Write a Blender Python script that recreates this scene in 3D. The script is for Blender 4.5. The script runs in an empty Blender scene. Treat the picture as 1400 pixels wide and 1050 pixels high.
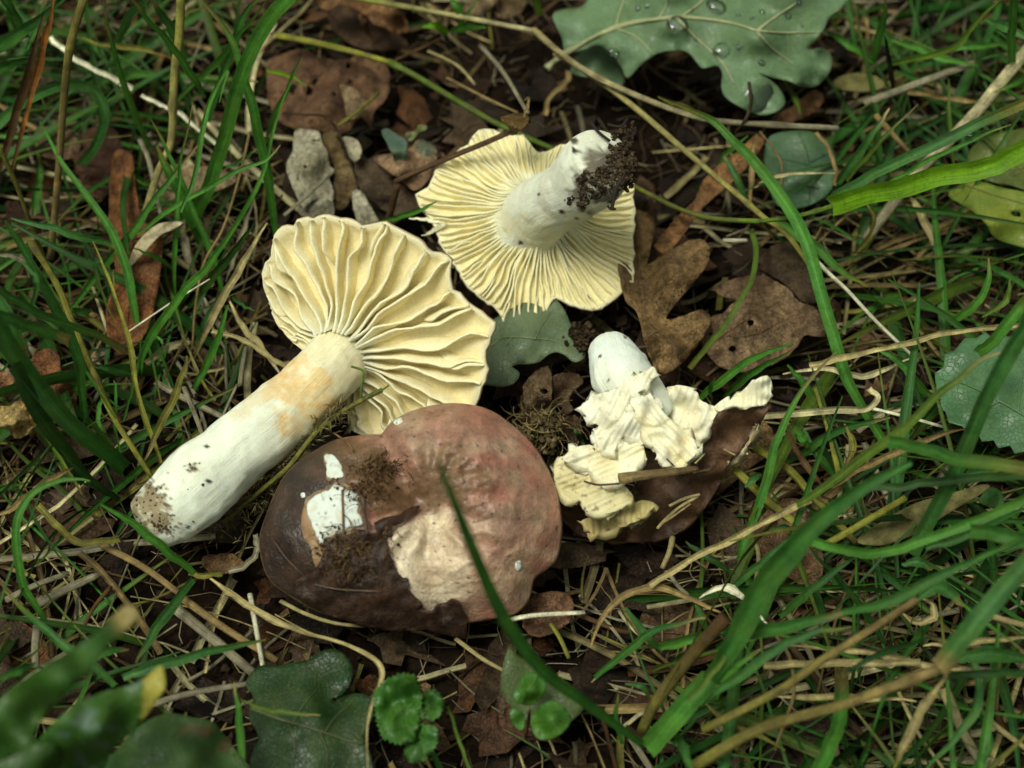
import bpy, math, random
import numpy as np
from mathutils import Vector, noise, geometry
from mathutils.bvhtree import BVHTree

random.seed(7)
SC = bpy.context.scene
S = 0.01                     # everything below is measured in centimetres

# ------------------------------------------------------------------ camera, sky, sun, exposure
PITCH = math.radians(55.0)
DIST = 50.0
AX_R = Vector((1, 0, 0))
AX_U = Vector((0, math.sin(PITCH), math.cos(PITCH)))
AX_V = Vector((0, -math.cos(PITCH), math.sin(PITCH)))
EYE = AX_V * DIST
FPX = 2500.0                 # focal length in pixels of a 1400 wide frame
cam = bpy.data.cameras.new("camera")
cam.sensor_width = 36.0
cam.lens = 36.0 * FPX / 1400.0
cam.clip_start = 0.01
cam.clip_end = 500.0
cam.dof.use_dof = True
cam.dof.focus_distance = 0.468
cam.dof.aperture_fstop = 10.5
cob = bpy.data.objects.new("camera", cam)
SC.collection.objects.link(cob)
cob.location = EYE * S
cob.rotation_euler = (math.pi / 2 - PITCH, 0, 0)
SC.camera = cob

SUN_EL, SUN_AZ = math.radians(71), math.radians(-115)     # azimuth from +y towards +x
W = bpy.data.worlds.new("World")
SC.world = W
W.use_nodes = True
nt = W.node_tree
nt.nodes.clear()
sky = nt.nodes.new("ShaderNodeTexSky")
sky.sky_type = 'NISHITA'
sky.sun_disc = False
sky.sun_elevation = SUN_EL
sky.sun_rotation = SUN_AZ
sky.dust_density = 4.0
hs = nt.nodes.new("ShaderNodeHueSaturation")
hs.inputs['Saturation'].default_value = 0.08
bg = nt.nodes.new("ShaderNodeBackground")
bg.inputs['Strength'].default_value = 0.05
wo = nt.nodes.new("ShaderNodeOutputWorld")
nt.links.new(sky.outputs[0], hs.inputs['Color'])
leafy = nt.nodes.new("ShaderNodeMix")               # daylight filtered by the leaf canopy
leafy.data_type = 'RGBA'
leafy.blend_type = 'MULTIPLY'
leafy.inputs['Factor'].default_value = 1.0
leafy.inputs[7].default_value = (.93, 1.0, .84, 1)
nt.links.new(hs.outputs[0], leafy.inputs[6])
nt.links.new(leafy.outputs[2], bg.inputs['Color'])
nt.links.new(bg.outputs[0], wo.inputs['Surface'])
sl = bpy.data.lights.new("sun", 'SUN')
sl.energy = 1.5
sl.angle = math.radians(24)
sl.color = (1.0, 0.99, 0.87)
so = bpy.data.objects.new("sun", sl)
SC.collection.objects.link(so)
sd = Vector((math.sin(SUN_AZ) * math.cos(SUN_EL), math.cos(SUN_AZ) * math.cos(SUN_EL), math.sin(SUN_EL)))
so.rotation_euler = sd.to_track_quat('Z', 'Y').to_euler()
so.location = sd * 3
vs = SC.view_settings
vs.view_transform = 'Standard'
vs.look = 'None'
vs.exposure = 0.76
vs.gamma = 1.0
vs.use_curve_mapping = False
SC.cycles.use_adaptive_sampling = True
SC.cycles.adaptive_threshold = .02
SC.cycles.max_bounces = 6
SC.cycles.diffuse_bounces = 3
SC.cycles.glossy_bounces = 2
SC.cycles.transmission_bounces = 4
SC.cycles.transparent_max_bounces = 6
SC.cycles.caustics_refractive = False
SC.cycles.caustics_reflective = False

# ------------------------------------------------------------------ picture <-> place
ZN = {'P': (0, 0, 1.0), 'TL': (0, 0, 1 / 3), 'L': (0, 300, 1 / 3), 'BL': (0, 620, .40946), 'BM': (380, 820, .33571),
      'BR': (800, 700, .42857), 'R': (1000, 350, .38095), 'CR': (850, 180, .30488), 'TR': (1050, 0, 1 / 3), 'TM': (360, 0, .30488),
      'TO': (720, 0, .32143), 'CC': (640, 400, .2287), 'M1': (340, 280, .3144), 'M2': (550, 150, .30488), 'M3': (340, 540, .32374),
      'M4': (740, 420, .32381), 'M5': (150, 420, .32371), 'TN': (360, 60, .2381), 'LN': (0, 420, .20956), 'RN': (1000, 560, .28571),
      'DN': (860, 300, .22857), 'LM': (120, 180, .28571), 'TX': (1050, 0, .25)}


def zp(z, x, y):
    a, b, s = ZN[z]
    return a + x * s, b + y * s


def ray(px, py):
    return -AX_V * FPX + AX_R * (px - 700) - AX_U * (py - 525)


def P(px, py, h):
    """point of the place at height h (cm) seen at photo pixel px, py"""
    d = ray(px, py)
    return EYE + d * ((h - EYE.z) / d.z)


def proj(p):
    q = p - EYE
    dz = -q.dot(AX_V)
    return 700 + FPX * q.dot(AX_R) / dz, 525 - FPX * q.dot(AX_U) / dz


def cm_per_px(p):
    return -(p - EYE).dot(AX_V) / FPX


def nz(x, y=0.0, z=0.0):
    return noise.noise(Vector((x, y, z)))


def fb(x, y=0.0, z=0.0, o=3):
    a, f, s = 1.0, 1.0, 0.0
    for _ in range(o):
        s += a * noise.noise(Vector((x * f, y * f, z * f)))
        a *= .5
        f *= 2.1
    return s


def lerp(a, b, t):
    return a + (b - a) * t


def mixc(a, b, t):
    t = max(0.0, min(1.0, t))
    return (lerp(a[0], b[0], t), lerp(a[1], b[1], t), lerp(a[2], b[2], t))


def mulc(a, k):
    return (a[0] * k, a[1] * k, a[2] * k)


def sstep(a, b, x):
    t = max(0.0, min(1.0, (x - a) / (b - a)))
    return t * t * (3 - 2 * t)


def interp(xs, ys, x):
    return float(np.interp(x, xs, ys))


def inpoly(x, y, poly):
    c = False
    j = len(poly) - 1
    for i in range(len(poly)):
        xi, yi = poly[i]
        xj, yj = poly[j]
        if (yi > y) != (yj > y) and x < (xj - xi) * (y - yi) / (yj - yi) + xi:
            c = not c
        j = i
    return c


def cr(pts, n, closed=False):
    """Catmull-Rom through tuples of any dimension"""
    m = len(pts)
    out = []
    segs = m if closed else m - 1
    for i in range(segs):
        if closed:
            p0, p1, p2, p3 = pts[(i - 1) % m], pts[i], pts[(i + 1) % m], pts[(i + 2) % m]
        else:
            p1, p2 = pts[i], pts[i + 1]
            p0 = pts[i - 1] if i > 0 else tuple(2 * a - b for a, b in zip(p1, p2))
            p3 = pts[i + 2] if i + 2 < m else tuple(2 * b - a for a, b in zip(p1, p2))
        for k in range(n):
            t = k / n
            t2, t3 = t * t, t * t * t
            out.append(tuple(.5 * (2 * b + (c - a) * t + (2 * a - 5 * b + 4 * c - d) * t2 + (3 * b - a - 3 * c + d) * t3)
                             for a, b, c, d in zip(p0, p1, p2, p3)))
    if not closed:
        out.append(tuple(pts[-1]))
    return out


# ------------------------------------------------------------------ materials
def newmat(name):
    m = bpy.data.materials.new(name)
    m.use_nodes = True
    t = m.node_tree
    t.nodes.clear()
    o = t.nodes.new("ShaderNodeOutputMaterial")
    return m, t, o


def N(t, kind, **kw):
    n = t.nodes.new(kind)
    for k, v in kw.items():
        n.inputs[k.replace('_', ' ')].default_value = v
    return n


def col_mat(name, rough=.6, spec=.4, vary=.35, nscale=6.0, fine=40.0, bump=.02, transl=0.0, sss=0.0, stripe=0.0, coat=0.0, spots=0.0, rough_var=.15, cells=0.0, hue=None):
    """colour from the mesh's own 'Col' attribute, broken up by noise; scales are per cm"""
    m, t, o = newmat(name)
    L = t.links.new
    at = t.nodes.new("ShaderNodeAttribute")
    at.attribute_name = 'Col'
    tc = t.nodes.new("ShaderNodeTexCoord")
    mp = t.nodes.new("ShaderNodeMapping")
    mp.inputs['Scale'].default_value = (100, 100, 100)
    L(tc.outputs['Object'], mp.inputs['Vector'])
    n1 = N(t, "ShaderNodeTexNoise", Scale=nscale, Detail=5.0, Roughness=.65)
    n2 = N(t, "ShaderNodeTexNoise", Scale=fine, Detail=3.0, Roughness=.6)
    L(mp.outputs[0], n1.inputs['Vector'])
    L(mp.outputs[0], n2.inputs['Vector'])
    ad = t.nodes.new("ShaderNodeMath")
    ad.operation = 'MULTIPLY_ADD'
    ad.inputs[1].default_value = .5
    L(n2.outputs[0], ad.inputs[0])
    L(n1.outputs[0], ad.inputs[2])
    mr = t.nodes.new("ShaderNodeMapRange")
    mr.inputs['From Min'].default_value = .58
    mr.inputs['From Max'].default_value = .92
    mr.inputs['To Min'].default_value = 1 - vary
    mr.inputs['To Max'].default_value = 1 + vary
    L(ad.outputs[0], mr.inputs['Value'])
    sc = t.nodes.new("ShaderNodeVectorMath")
    sc.operation = 'SCALE'
    L(at.outputs['Color'], sc.inputs[0])
    L(mr.outputs[0], sc.inputs['Scale'])
    colour = sc.outputs[0]
    bumpsrc = ad.outputs[0]
    if stripe:
        au = t.nodes.new("ShaderNodeAttribute")
        au.attribute_name = 'luv'
        m2 = t.nodes.new("ShaderNodeMapping")
        m2.inputs['Scale'].default_value = (26, .8, 1)
        L(au.outputs['Vector'], m2.inputs['Vector'])
        n3 = N(t, "ShaderNodeTexNoise", Scale=1.0, Detail=2.0)
        L(m2.outputs[0], n3.inputs['Vector'])
        r3 = t.nodes.new("ShaderNodeMapRange")
        r3.inputs['From Min'].default_value = .3
        r3.inputs['From Max'].default_value = .7
        r3.inputs['To Min'].default_value = 1 - stripe
        r3.inputs['To Max'].default_value = 1 + stripe
        L(n3.outputs[0], r3.inputs['Value'])
        s3 = t.nodes.new("ShaderNodeVectorMath")
        s3.operation = 'SCALE'
        L(colour, s3.inputs[0])
        L(r3.outputs[0], s3.inputs['Scale'])
        colour = s3.outputs[0]
        a3 = t.nodes.new("ShaderNodeMath")
        a3.operation = 'MULTIPLY_ADD'
        a3.inputs[1].default_value = 1.2
        L(n3.outputs[0], a3.inputs[0])
        L(ad.outputs[0], a3.inputs[2])
        bumpsrc = a3.outputs[0]
    if spots:
        vo = N(t, "ShaderNodeTexVoronoi", Scale=spots)
        n4 = N(t, "ShaderNodeTexNoise", Scale=1.3, Detail=2.0)
        L(mp.outputs[0], vo.inputs['Vector'])
        L(mp.outputs[0], n4.inputs['Vector'])
        sb = t.nodes.new("ShaderNodeMath")
        sb.operation = 'MULTIPLY'
        sb.inputs[1].default_value = .30
        L(n4.outputs[0], sb.inputs[0])
        lt = t.nodes.new("ShaderNodeMath")
        lt.operation = 'LESS_THAN'
        L(vo.outputs['Distance'], lt.inputs[0])
        L(sb.outputs[0], lt.inputs[1])
        gate = t.nodes.new("ShaderNodeMath")
        gate.operation = 'GREATER_THAN'
        gate.inputs[1].default_value = .56
        L(n4.outputs[0], gate.inputs[0])
        mu = t.nodes.new("ShaderNodeMath")
        mu.operation = 'MULTIPLY'
        L(lt.outputs[0], mu.inputs[0])
        L(gate.outputs[0], mu.inputs[1])
        mx = t.nodes.new("ShaderNodeMix")
        mx.data_type = 'RGBA'
        L(mu.outputs[0], mx.inputs['Factor'])
        L(colour, mx.inputs[6])
        mx.inputs[7].default_value = (.03, .018, .01, 1)
        colour = mx.outputs[2]
    if hue:
        nh = N(t, "ShaderNodeTexNoise", Scale=hue[1], Detail=4.0, Roughness=.6)
        L(mp.outputs[0], nh.inputs['Vector'])
        rh = t.nodes.new("ShaderNodeMapRange")
        rh.inputs['From Min'].default_value = .42
        rh.inputs['From Max'].default_value = .72
        rh.inputs['To Max'].default_value = hue[2]
        L(nh.outputs[0], rh.inputs['Value'])
        mh = t.nodes.new("ShaderNodeMix")
        mh.data_type = 'RGBA'
        L(rh.outputs[0], mh.inputs['Factor'])
        L(colour, mh.inputs[6])
        mh.inputs[7].default_value = hue[0] + (1,)
        colour = mh.outputs[2]
    if cells:
        wv = t.nodes.new("ShaderNodeVectorMath")
        wv.operation = 'MULTIPLY_ADD'
        wv.inputs[1].default_value = (.25, .25, .25)
        L(n1.outputs['Color'], wv.inputs[0])
        L(mp.outputs[0], wv.inputs[2])
        ve = N(t, "ShaderNodeTexVoronoi", Scale=cells)
        ve.feature = 'DISTANCE_TO_EDGE'
        L(wv.outputs[0], ve.inputs['Vector'])
        re = t.nodes.new("ShaderNodeMapRange")
        re.inputs['From Max'].default_value = .10
        re.inputs['To Min'].default_value = .78
        re.inputs['To Max'].default_value = 1.0
        L(ve.outputs['Distance'], re.inputs['Value'])
        se = t.nodes.new("ShaderNodeVectorMath")
        se.operation = 'SCALE'
        L(colour, se.inputs[0])
        L(re.outputs[0], se.inputs['Scale'])
        colour = se.outputs[0]
        ae = t.nodes.new("ShaderNodeMath")
        ae.operation = 'MULTIPLY_ADD'
        ae.inputs[1].default_value = 1.4
        L(re.outputs[0], ae.inputs[0])
        L(bumpsrc, ae.inputs[2])
        bumpsrc = ae.outputs[0]
    b = t.nodes.new("ShaderNodeBsdfPrincipled")
    L(colour, b.inputs['Base Color'])
    rr = t.nodes.new("ShaderNodeMapRange")
    rr.inputs['From Min'].default_value = .4
    rr.inputs['From Max'].default_value = 1.1
    rr.inputs['To Min'].default_value = max(.05, rough - rough_var)
    rr.inputs['To Max'].default_value = min(1, rough + rough_var)
    L(ad.outputs[0], rr.inputs['Value'])
    L(rr.outputs[0], b.inputs['Roughness'])
    b.inputs['Specular IOR Level'].default_value = spec
    if sss:
        b.inputs['Subsurface Weight'].default_value = sss
        b.inputs['Subsurface Radius'].default_value = (1.0, .7, .4)
        b.inputs['Subsurface Scale'].default_value = .0022
    if coat:
        b.inputs['Coat Weight'].default_value = coat
        b.inputs['Coat Roughness'].default_value = .22
    if bump:
        bp = t.nodes.new("ShaderNodeBump")
        bp.inputs['Strength'].default_value = 1.0
        bp.inputs['Distance'].default_value = bump * S
        L(bumpsrc, bp.inputs['Height'])
        L(bp.outputs[0], b.inputs['Normal'])
        if coat:
            L(bp.outputs[0], b.inputs['Coat Normal'])
    if transl:
        tr = t.nodes.new("ShaderNodeBsdfTranslucent")
        L(colour, tr.inputs['Color'])
        ms = t.nodes.new("ShaderNodeMixShader")
        ms.inputs[0].default_value = transl
        L(b.outputs[0], ms.inputs[1])
        L(tr.outputs[0], ms.inputs[2])
        L(ms.outputs[0], o.inputs['Surface'])
    else:
        L(b.outputs[0], o.inputs['Surface'])
    return m


MAT = {
    'grass': col_mat('grass_blade', rough=.5, spec=.22, vary=.28, nscale=1.6, fine=14, bump=.015, transl=.3, stripe=.24, hue=((.10, .14, .012), .9, .3)),
    'straw': col_mat('dry_straw', rough=.75, spec=.1, vary=.45, nscale=2.2, fine=25, bump=.02, stripe=.28, hue=((.10, .075, .04), 1.5, .6)),
    'leaf': col_mat('green_leaf', rough=.42, spec=.42, vary=.16, nscale=1.6, fine=10, bump=.02, transl=.15, cells=8.0, hue=((.10, .13, .02), 1.2, .3)),
    'dead': col_mat('dead_leaf', rough=.65, spec=.16, vary=.62, nscale=3.2, fine=20, bump=.05, transl=.05, spots=7.0, cells=8.0, hue=((.07, .045, .03), 1.0, .55)),
    'pale': col_mat('skeleton_leaf', rough=.8, spec=.2, vary=.5, nscale=5.0, fine=22, bump=.05, spots=5.0, cells=6.0),
    'flesh': col_mat('mushroom_flesh', rough=.6, spec=.3, vary=.09, nscale=2.0, fine=18, bump=.02, sss=.25, hue=((.62, .55, .36), 1.3, .22)),
    'gill': col_mat('mushroom_gill', rough=.55, spec=.3, vary=.10, nscale=2.0, fine=16, bump=.012, transl=.14, hue=((.92, .74, .34), 1.2, .25)),
    'stem': col_mat('mushroom_stem', rough=.6, spec=.3, vary=.09, nscale=2.0, fine=18, bump=.02, sss=.2, stripe=.05, hue=((.66, .58, .36), 1.3, .25)),
    'skin': col_mat('mushroom_skin', rough=.36, spec=.36, vary=.32, nscale=2.2, fine=14, bump=.05, coat=.38, hue=((.13, .07, .04), 1.3, .35)),
    'oldskin': col_mat('torn_cap_skin', rough=.55, spec=.35, vary=.45, nscale=2.0, fine=12, bump=.05, hue=((.05, .026, .014), 1.1, .6)),
    'wet': col_mat('wet_dead_leaf', rough=.5, spec=.4, vary=.6, nscale=2.5, fine=14, bump=.06, hue=((.075, .035, .018), 1.0, .6)),
    'dirt': col_mat('soil_crumb', rough=.9, spec=.04, vary=.6, nscale=4, fine=25, bump=.05),
    'twig': col_mat('twig_bark', rough=.65, spec=.35, vary=.5, nscale=5, fine=30, bump=.04, stripe=.25),
}


def water_mat():
    m, t, o = newmat('water_drop')
    tr = t.nodes.new("ShaderNodeBsdfTransparent")
    tr.inputs['Color'].default_value = (.97, 1, .98, 1)
    gl = t.nodes.new("ShaderNodeBsdfGlossy")
    gl.inputs['Roughness'].default_value = .03
    fr = t.nodes.new("ShaderNodeFresnel")
    fr.inputs['IOR'].default_value = 1.33
    ad = t.nodes.new("ShaderNodeMath")
    ad.operation = 'MULTIPLY_ADD'
    ad.inputs[1].default_value = 1.0
    ad.inputs[2].default_value = .05
    ms = t.nodes.new("ShaderNodeMixShader")
    t.links.new(fr.outputs[0], ad.inputs[0])
    t.links.new(ad.outputs[0], ms.inputs[0])
    t.links.new(tr.outputs[0], ms.inputs[1])
    t.links.new(gl.outputs[0], ms.inputs[2])
    t.links.new(ms.outputs[0], o.inputs['Surface'])
    return m


MAT['water'] = water_mat()

COL = {'G': (.056, .190, .024), 'M': (.032, .120, .019), 'D': (.014, .055, .010), 'U': (.042, .135, .030), 'Y': (.12, .265, .008),
       'O': (.13, .125, .022), 'S': (.46, .41, .22), 'T': (.22, .155, .06), 'K': (.22, .20, .13), 'B': (.07, .036, .013),
       'R': (.24, .09, .018), 'W': (.62, .60, .42), 'X': (.018, .011, .007), 'E': (.20, .20, .03), 'Q': (.33, .275, .12), 'V': (.075, .13, .016)}


# ------------------------------------------------------------------ mesh helpers
def mk(name, verts, faces, mat, cols=None, luv=None, parent=None, origin=None, smooth=True, label=None, cat=None, group=None, kind=None):
    if origin is None:
        origin = sum(verts, Vector()) / max(1, len(verts))
    me = bpy.data.meshes.new(name)
    arr = [((v.x - origin.x) * S, (v.y - origin.y) * S, (v.z - origin.z) * S) for v in verts]
    me.from_pydata(arr, [], faces)
    if smooth:
        me.polygons.foreach_set('use_smooth', [True] * len(me.polygons))
    if cols is not None:
        a = me.color_attributes.new('Col', 'FLOAT_COLOR', 'POINT')
        if isinstance(cols, tuple):
            cols = [cols] * len(verts)
        a.data.foreach_set('color', [c for q in cols for c in (q[0], q[1], q[2], 1.0)])
    if luv is not None:
        a = me.attributes.new('luv', 'FLOAT_VECTOR', 'POINT')
        a.data.foreach_set('vector', [c for q in luv for c in (q[0], q[1], 0.0)])
    me.materials.append(MAT[mat] if isinstance(mat, str) else mat)
    me.update()
    o = bpy.data.objects.new(name, me)
    SC.collection.objects.link(o)
    o.location = origin * S
    if parent is not None:
        o.parent = parent
        o.location = origin * S - world_of(parent)
    tag(o, label, cat, group, kind)
    return o


def world_of(o):
    v = o.location.copy()
    while o.parent is not None:
        o = o.parent
        v = v + o.location
    return v


def tag(o, label=None, cat=None, group=None, kind=None):
    if label:
        o['label'] = label
    if cat:
        o['category'] = cat
    if group:
        o['group'] = group
    if kind:
        o['kind'] = kind
    return o


def empty(name, at, label=None, cat=None, group=None):
    o = bpy.data.objects.new(name, None)
    o.empty_display_size = .01
    SC.collection.objects.link(o)
    o.location = at * S
    return tag(o, label, cat, group)


class Bag:
    """collects many small pieces into one 'stuff' mesh"""
    def __init__(self):
        self.v, self.f, self.c, self.l = [], [], [], []

    def add(self, v, f, c, l=None):
        b = len(self.v)
        self.v += v
        self.f += [tuple(i + b for i in q) for q in f]
        self.c += c if isinstance(c, list) else [c] * len(v)
        self.l += l if l else [(0, 0)] * len(v)

    def build(self, name, mat, label, parent=None):
        return mk(name, self.v, self.f, mat, self.c, self.l, origin=Vector((0, 0, 0)), parent=parent, label=label, kind='stuff')


def ribbon_geo(pts, width, colour, tip='z', fold=.18, twist=0.0, twist2=None, endcol=None, stripes=True, seed=0.0, face=None, rag=.08):
    """pts: world points (cm), width cm at the broadest; a folded grass blade"""
    n = len(pts)
    v, f, c, l = [], [], [], []
    acc = 0.0
    for i, p in enumerate(pts):
        t = i / (n - 1)
        tan = (pts[min(n - 1, i + 1)] - pts[max(0, i - 1)])
        if tan.length < 1e-6:
            tan = Vector((0, 0, 1))
        tan.normalize()
        if i:
            acc += (p - pts[i - 1]).length
        vd = (EYE - p).normalized() if face is None else face
        s = tan.cross(vd)
        if s.length < 1e-3:
            s = AX_R.copy()
        s.normalize()
        nn = s.cross(tan)
        a = twist if twist2 is None else lerp(twist, twist2, t)
        a += .25 * nz(seed * 3.1, t * 2.3)
        s2 = s * math.cos(a) + nn * math.sin(a)
        n2 = s2.cross(tan)
        if n2.dot(vd) < 0:
            n2 = -n2
        w = width * (1 + rag * nz(seed, t * 5) + rag * .8 * nz(seed + 4, t * 14)) / max(.7, abs(math.cos(a)))
        e = 1.0
        if tip in 'zb':
            e = min(e, max(.03, (1 - t)) ** .55 * 1.35)
        if tip in 'ab':
            e = min(e, max(.03, t) ** .55 * 1.35)
        if tip == 'z':
            e *= lerp(.62, 1, sstep(0, .3, t))
        if tip == 'a':
            e *= lerp(.62, 1, sstep(0, .3, 1 - t))
        w *= min(1.0, e)
        k = len(v)
        v += [p - s2 * w * .5, p - s2 * w * .23 - n2 * w * fold * .62, p - n2 * w * fold, p + s2 * w * .23 - n2 * w * fold * .62, p + s2 * w * .5]
        cc = colour
        if endcol is not None:
            tt = t if tip != 'a' else 1 - t
            cc = mixc(colour, endcol, sstep(.72, 1.0, tt + .1 * nz(seed, t * 9)))
        cc = mulc(cc, 1 + .22 * nz(seed * 1.7, t * 3.0))
        c += [mulc(cc, .88), mulc(cc, .9), mulc(cc, 1.4), mulc(cc, 1.08), mulc(cc, 1.02)]  # pale midrib; halves toned apart, shading of the fold put into the colour
        l += [(-w / 2 + seed, acc), (-w * .23 + seed, acc), (seed, acc), (w * .23 + seed, acc), (w / 2 + seed, acc)]
        if i:
            for q in range(4):
                f.append((k - 5 + q, k - 4 + q, k + 1 + q, k + q))
    return v, f, c, l


def tube_geo(pts, radii, colour, sides=7, flat=1.0, seed=0.0, rough=.06, cap=True, endcol=None, nodes=0):
    n = len(pts)
    v, f, c, l = [], [], [], []
    ref = Vector((.31, .2, .93)).normalized()
    acc = 0
    for i, p in enumerate(pts):
        t = i / (n - 1)
        tan = (pts[min(n - 1, i + 1)] - pts[max(0, i - 1)])
        if tan.length < 1e-6:
            tan = Vector((0, 0, 1))
        tan.normalize()
        if i:
            acc += (p - pts[i - 1]).length
        a = tan.cross(ref)
        if a.length < .05:
            a = tan.cross(Vector((1, 0, 0)))
        a.normalize()
        b = a.cross(tan)
        r = radii[i] if isinstance(radii, list) else radii
        k = len(v)
        kk = 1.0
        if nodes:
            ph = (t * nodes + .3 + seed) % 1.0
            if ph < .05:
                kk = 1.35
        cc = colour if endcol is None else mixc(colour, endcol, t)
        cc = mulc(cc, (1 + .3 * nz(seed * 2.3, t * 4.0)) * (.55 if kk > 1 else 1))
        for j in range(sides):
            th = 2 * math.pi * j / sides
            rr = r * kk * (1 + rough * nz(seed + j * .9, acc * 1.6))
            v.append(p + a * math.cos(th) * rr + b * math.sin(th) * rr * flat)
            c.append(cc)
            l.append((th * r + seed, acc))
        if i:
            for j in range(sides):
                f.append((k - sides + j, k - sides + (j + 1) % sides, k + (j + 1) % sides, k + j))
    if cap:
        f.append(tuple(range(sides - 1, -1, -1)))
        f.append(tuple(range(len(v) - sides, len(v))))
    return v, f, c, l


_sd = [0]


def seedn():
    _sd[0] += 1
    return _sd[0] * 1.37


def trace(z, flat, h0, h1, bump=0.0, sub=5):
    q = [zp(z, flat[i], flat[i + 1]) for i in range(0, len(flat), 2)]
    d = [0.0]
    for i in range(1, len(q)):
        d.append(d[-1] + math.hypot(q[i][0] - q[i - 1][0], q[i][1] - q[i - 1][1]))
    pts = []
    for (x, y), a in zip(q, d):
        t = a / d[-1]
        pts.append((x, y, lerp(h0, h1, t) + bump * 4 * t * (1 - t)))
    return [P(*p) for p in cr(pts, sub)]


def blade(z, flat, h0, h1, w, colour, tip='z', bump=0.0, end=None, tw=None, parent=None, name='blade', fold=.18, **kw):
    s = seedn()
    pts = trace(z, flat, h0, h1, bump)
    wc = w * ZN[z][2] * cm_per_px(pts[len(pts) // 2]) * (.76 if w * ZN[z][2] > 14 else .84)
    kx, ky = nz(s, 1.1), nz(s, 2.2)
    for i_, p_ in enumerate(pts):
        t_ = i_ / (len(pts) - 1)
        p_ += AX_R * .05 * nz(s * 2, t_ * 7) + AX_U * .05 * nz(s * 2 + 9, t_ * 7)
    if end is None and colour in ('G', 'M', 'U', 'V') and nz(s * 5.3, .7) > .0:
        end = 'O' if nz(s * 3.1, .2) > 0 else 'T'
    if tw is None:
        tw = .5 * nz(s, 3.3)
    col = COL[colour] if isinstance(colour, str) else colour
    m = 'grass' if colour in ('G', 'M', 'D', 'U', 'Y', 'V') else 'straw'
    g = ribbon_geo(pts, wc, col, tip, fold, tw, tw + (.9 * nz(s, 8.8) if m == 'straw' else .4 * nz(s, 8.8)), endcol=COL[end] if end else None, seed=s, rag=.3 if m == 'straw' else .07)
    return mk(name, g[0], g[1], m, g[2], g[3], parent=parent, **kw)


def stalk(z, flat, h0, h1, w, colour, bump=0.0, end=None, parent=None, name='stalk', flatk=.8, nodes=0, taper=1.0, mat='straw', sub=5, **kw):
    s = seedn()
    pts = trace(z, flat, h0, h1, bump, sub)
    r = .5 * w * ZN[z][2] * cm_per_px(pts[len(pts) // 2])
    n = len(pts)
    rad = [r * lerp(1, taper, i / (n - 1)) for i in range(n)]
    g = tube_geo(pts, rad, COL[colour], flat=flatk, seed=s, endcol=COL[end] if end else None, nodes=nodes)
    return mk(name, g[0], g[1], mat, g[2], g[3], parent=parent, **kw)


# ---- sheets: leaves, flaps and torn pieces with thickness
def sheet_geo(outline, wmap, spacing, colf, th=.03, holes=(), jag=0.0, sub=4, seed=0.0):
    """outline in photo px; wmap(x, y, off) -> world point; off is measured towards the viewer side"""
    poly = cr(outline, sub, True)
    if jag:
        cx = sum(p[0] for p in poly) / len(poly)
        cy = sum(p[1] for p in poly) / len(poly)
        q = []
        for i, (x, y) in enumerate(poly):
            d = math.hypot(x - cx, y - cy) + 1e-6
            k = jag * (nz(x * .1 + seed, y * .1) + .5 * nz(x * .31, y * .31 + seed) + .5 * nz(x * .7, y * .7 + seed))
            q.append((x + (x - cx) / d * k, y + (y - cy) / d * k))
        poly = q
    hs_ = [cr(h, 3, True) for h in holes]
    pts = [Vector(p) for p in poly]
    for h in hs_:
        pts += [Vector(p) for p in h]
    nb = len(pts)
    edges = []
    b = 0
    for ring in [poly] + hs_:
        n = len(ring)
        edges += [(b + i, b + (i + 1) % n) for i in range(n)]
        b += n
    xs = [p[0] for p in poly]
    ys = [p[1] for p in poly]
    rnd = random.Random(int(seed * 100) + 5)
    y = min(ys)
    row = 0
    while y < max(ys):
        x = min(xs) + (row % 2) * spacing * .5
        while x < max(xs):
            px, py = x + rnd.uniform(-.2, .2) * spacing, y + rnd.uniform(-.2, .2) * spacing
            if inpoly(px, py, poly) and not any(inpoly(px, py, h) for h in hs_):
                if min((px - q[0]) ** 2 + (py - q[1]) ** 2 for q in pts[:nb]) > (spacing * .35) ** 2:
                    pts.append(Vector((px, py)))
            x += spacing
        y += spacing * .87
        row += 1
    vo, eo, fo, _, _, _ = geometry.delaunay_2d_cdt(pts, edges, [], 0, 1e-5)
    fs = []
    for t in fo:
        cx = sum(vo[i].x for i in t) / 3
        cy = sum(vo[i].y for i in t) / 3
        if inpoly(cx, cy, poly) and not any(inpoly(cx, cy, h) for h in hs_):
            fs.append(tuple(t))
    used = sorted({i for t in fs for i in t})
    mp = {o: i for i, o in enumerate(used)}
    fs = [tuple(mp[i] for i in t) for t in fs]
    p2 = [(vo[i].x, vo[i].y) for i in used]
    top = [wmap(x, y, 0) for x, y in p2]
    f2 = []
    for a, b_, c_ in fs:
        nrm = (top[b_] - top[a]).cross(top[c_] - top[a])
        f2.append((a, b_, c_) if nrm.dot(EYE - top[a]) > 0 else (a, c_, b_))
    nn = [Vector() for _ in top]
    for t in f2:
        q = (top[t[1]] - top[t[0]]).cross(top[t[2]] - top[t[0]])
        for i in t:
            nn[i] += q
    n = len(top)
    bot = [top[i] - (nn[i].normalized() if nn[i].length > 0 else AX_V) * th for i in range(n)]
    cols = [colf(x, y) for x, y in p2]
    F = list(f2) + [(n + c_, n + b_, n + a) for a, b_, c_ in f2]
    ec = {}
    for t in f2:
        for i in range(3):
            e = (t[i], t[(i + 1) % 3])
            ec[tuple(sorted(e))] = None if tuple(sorted(e)) in ec else e
    for e in ec.values():
        if e is not None:
            F.append((e[1], e[0], n + e[0], n + e[1]))
    return top + bot, F, cols + cols


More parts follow.
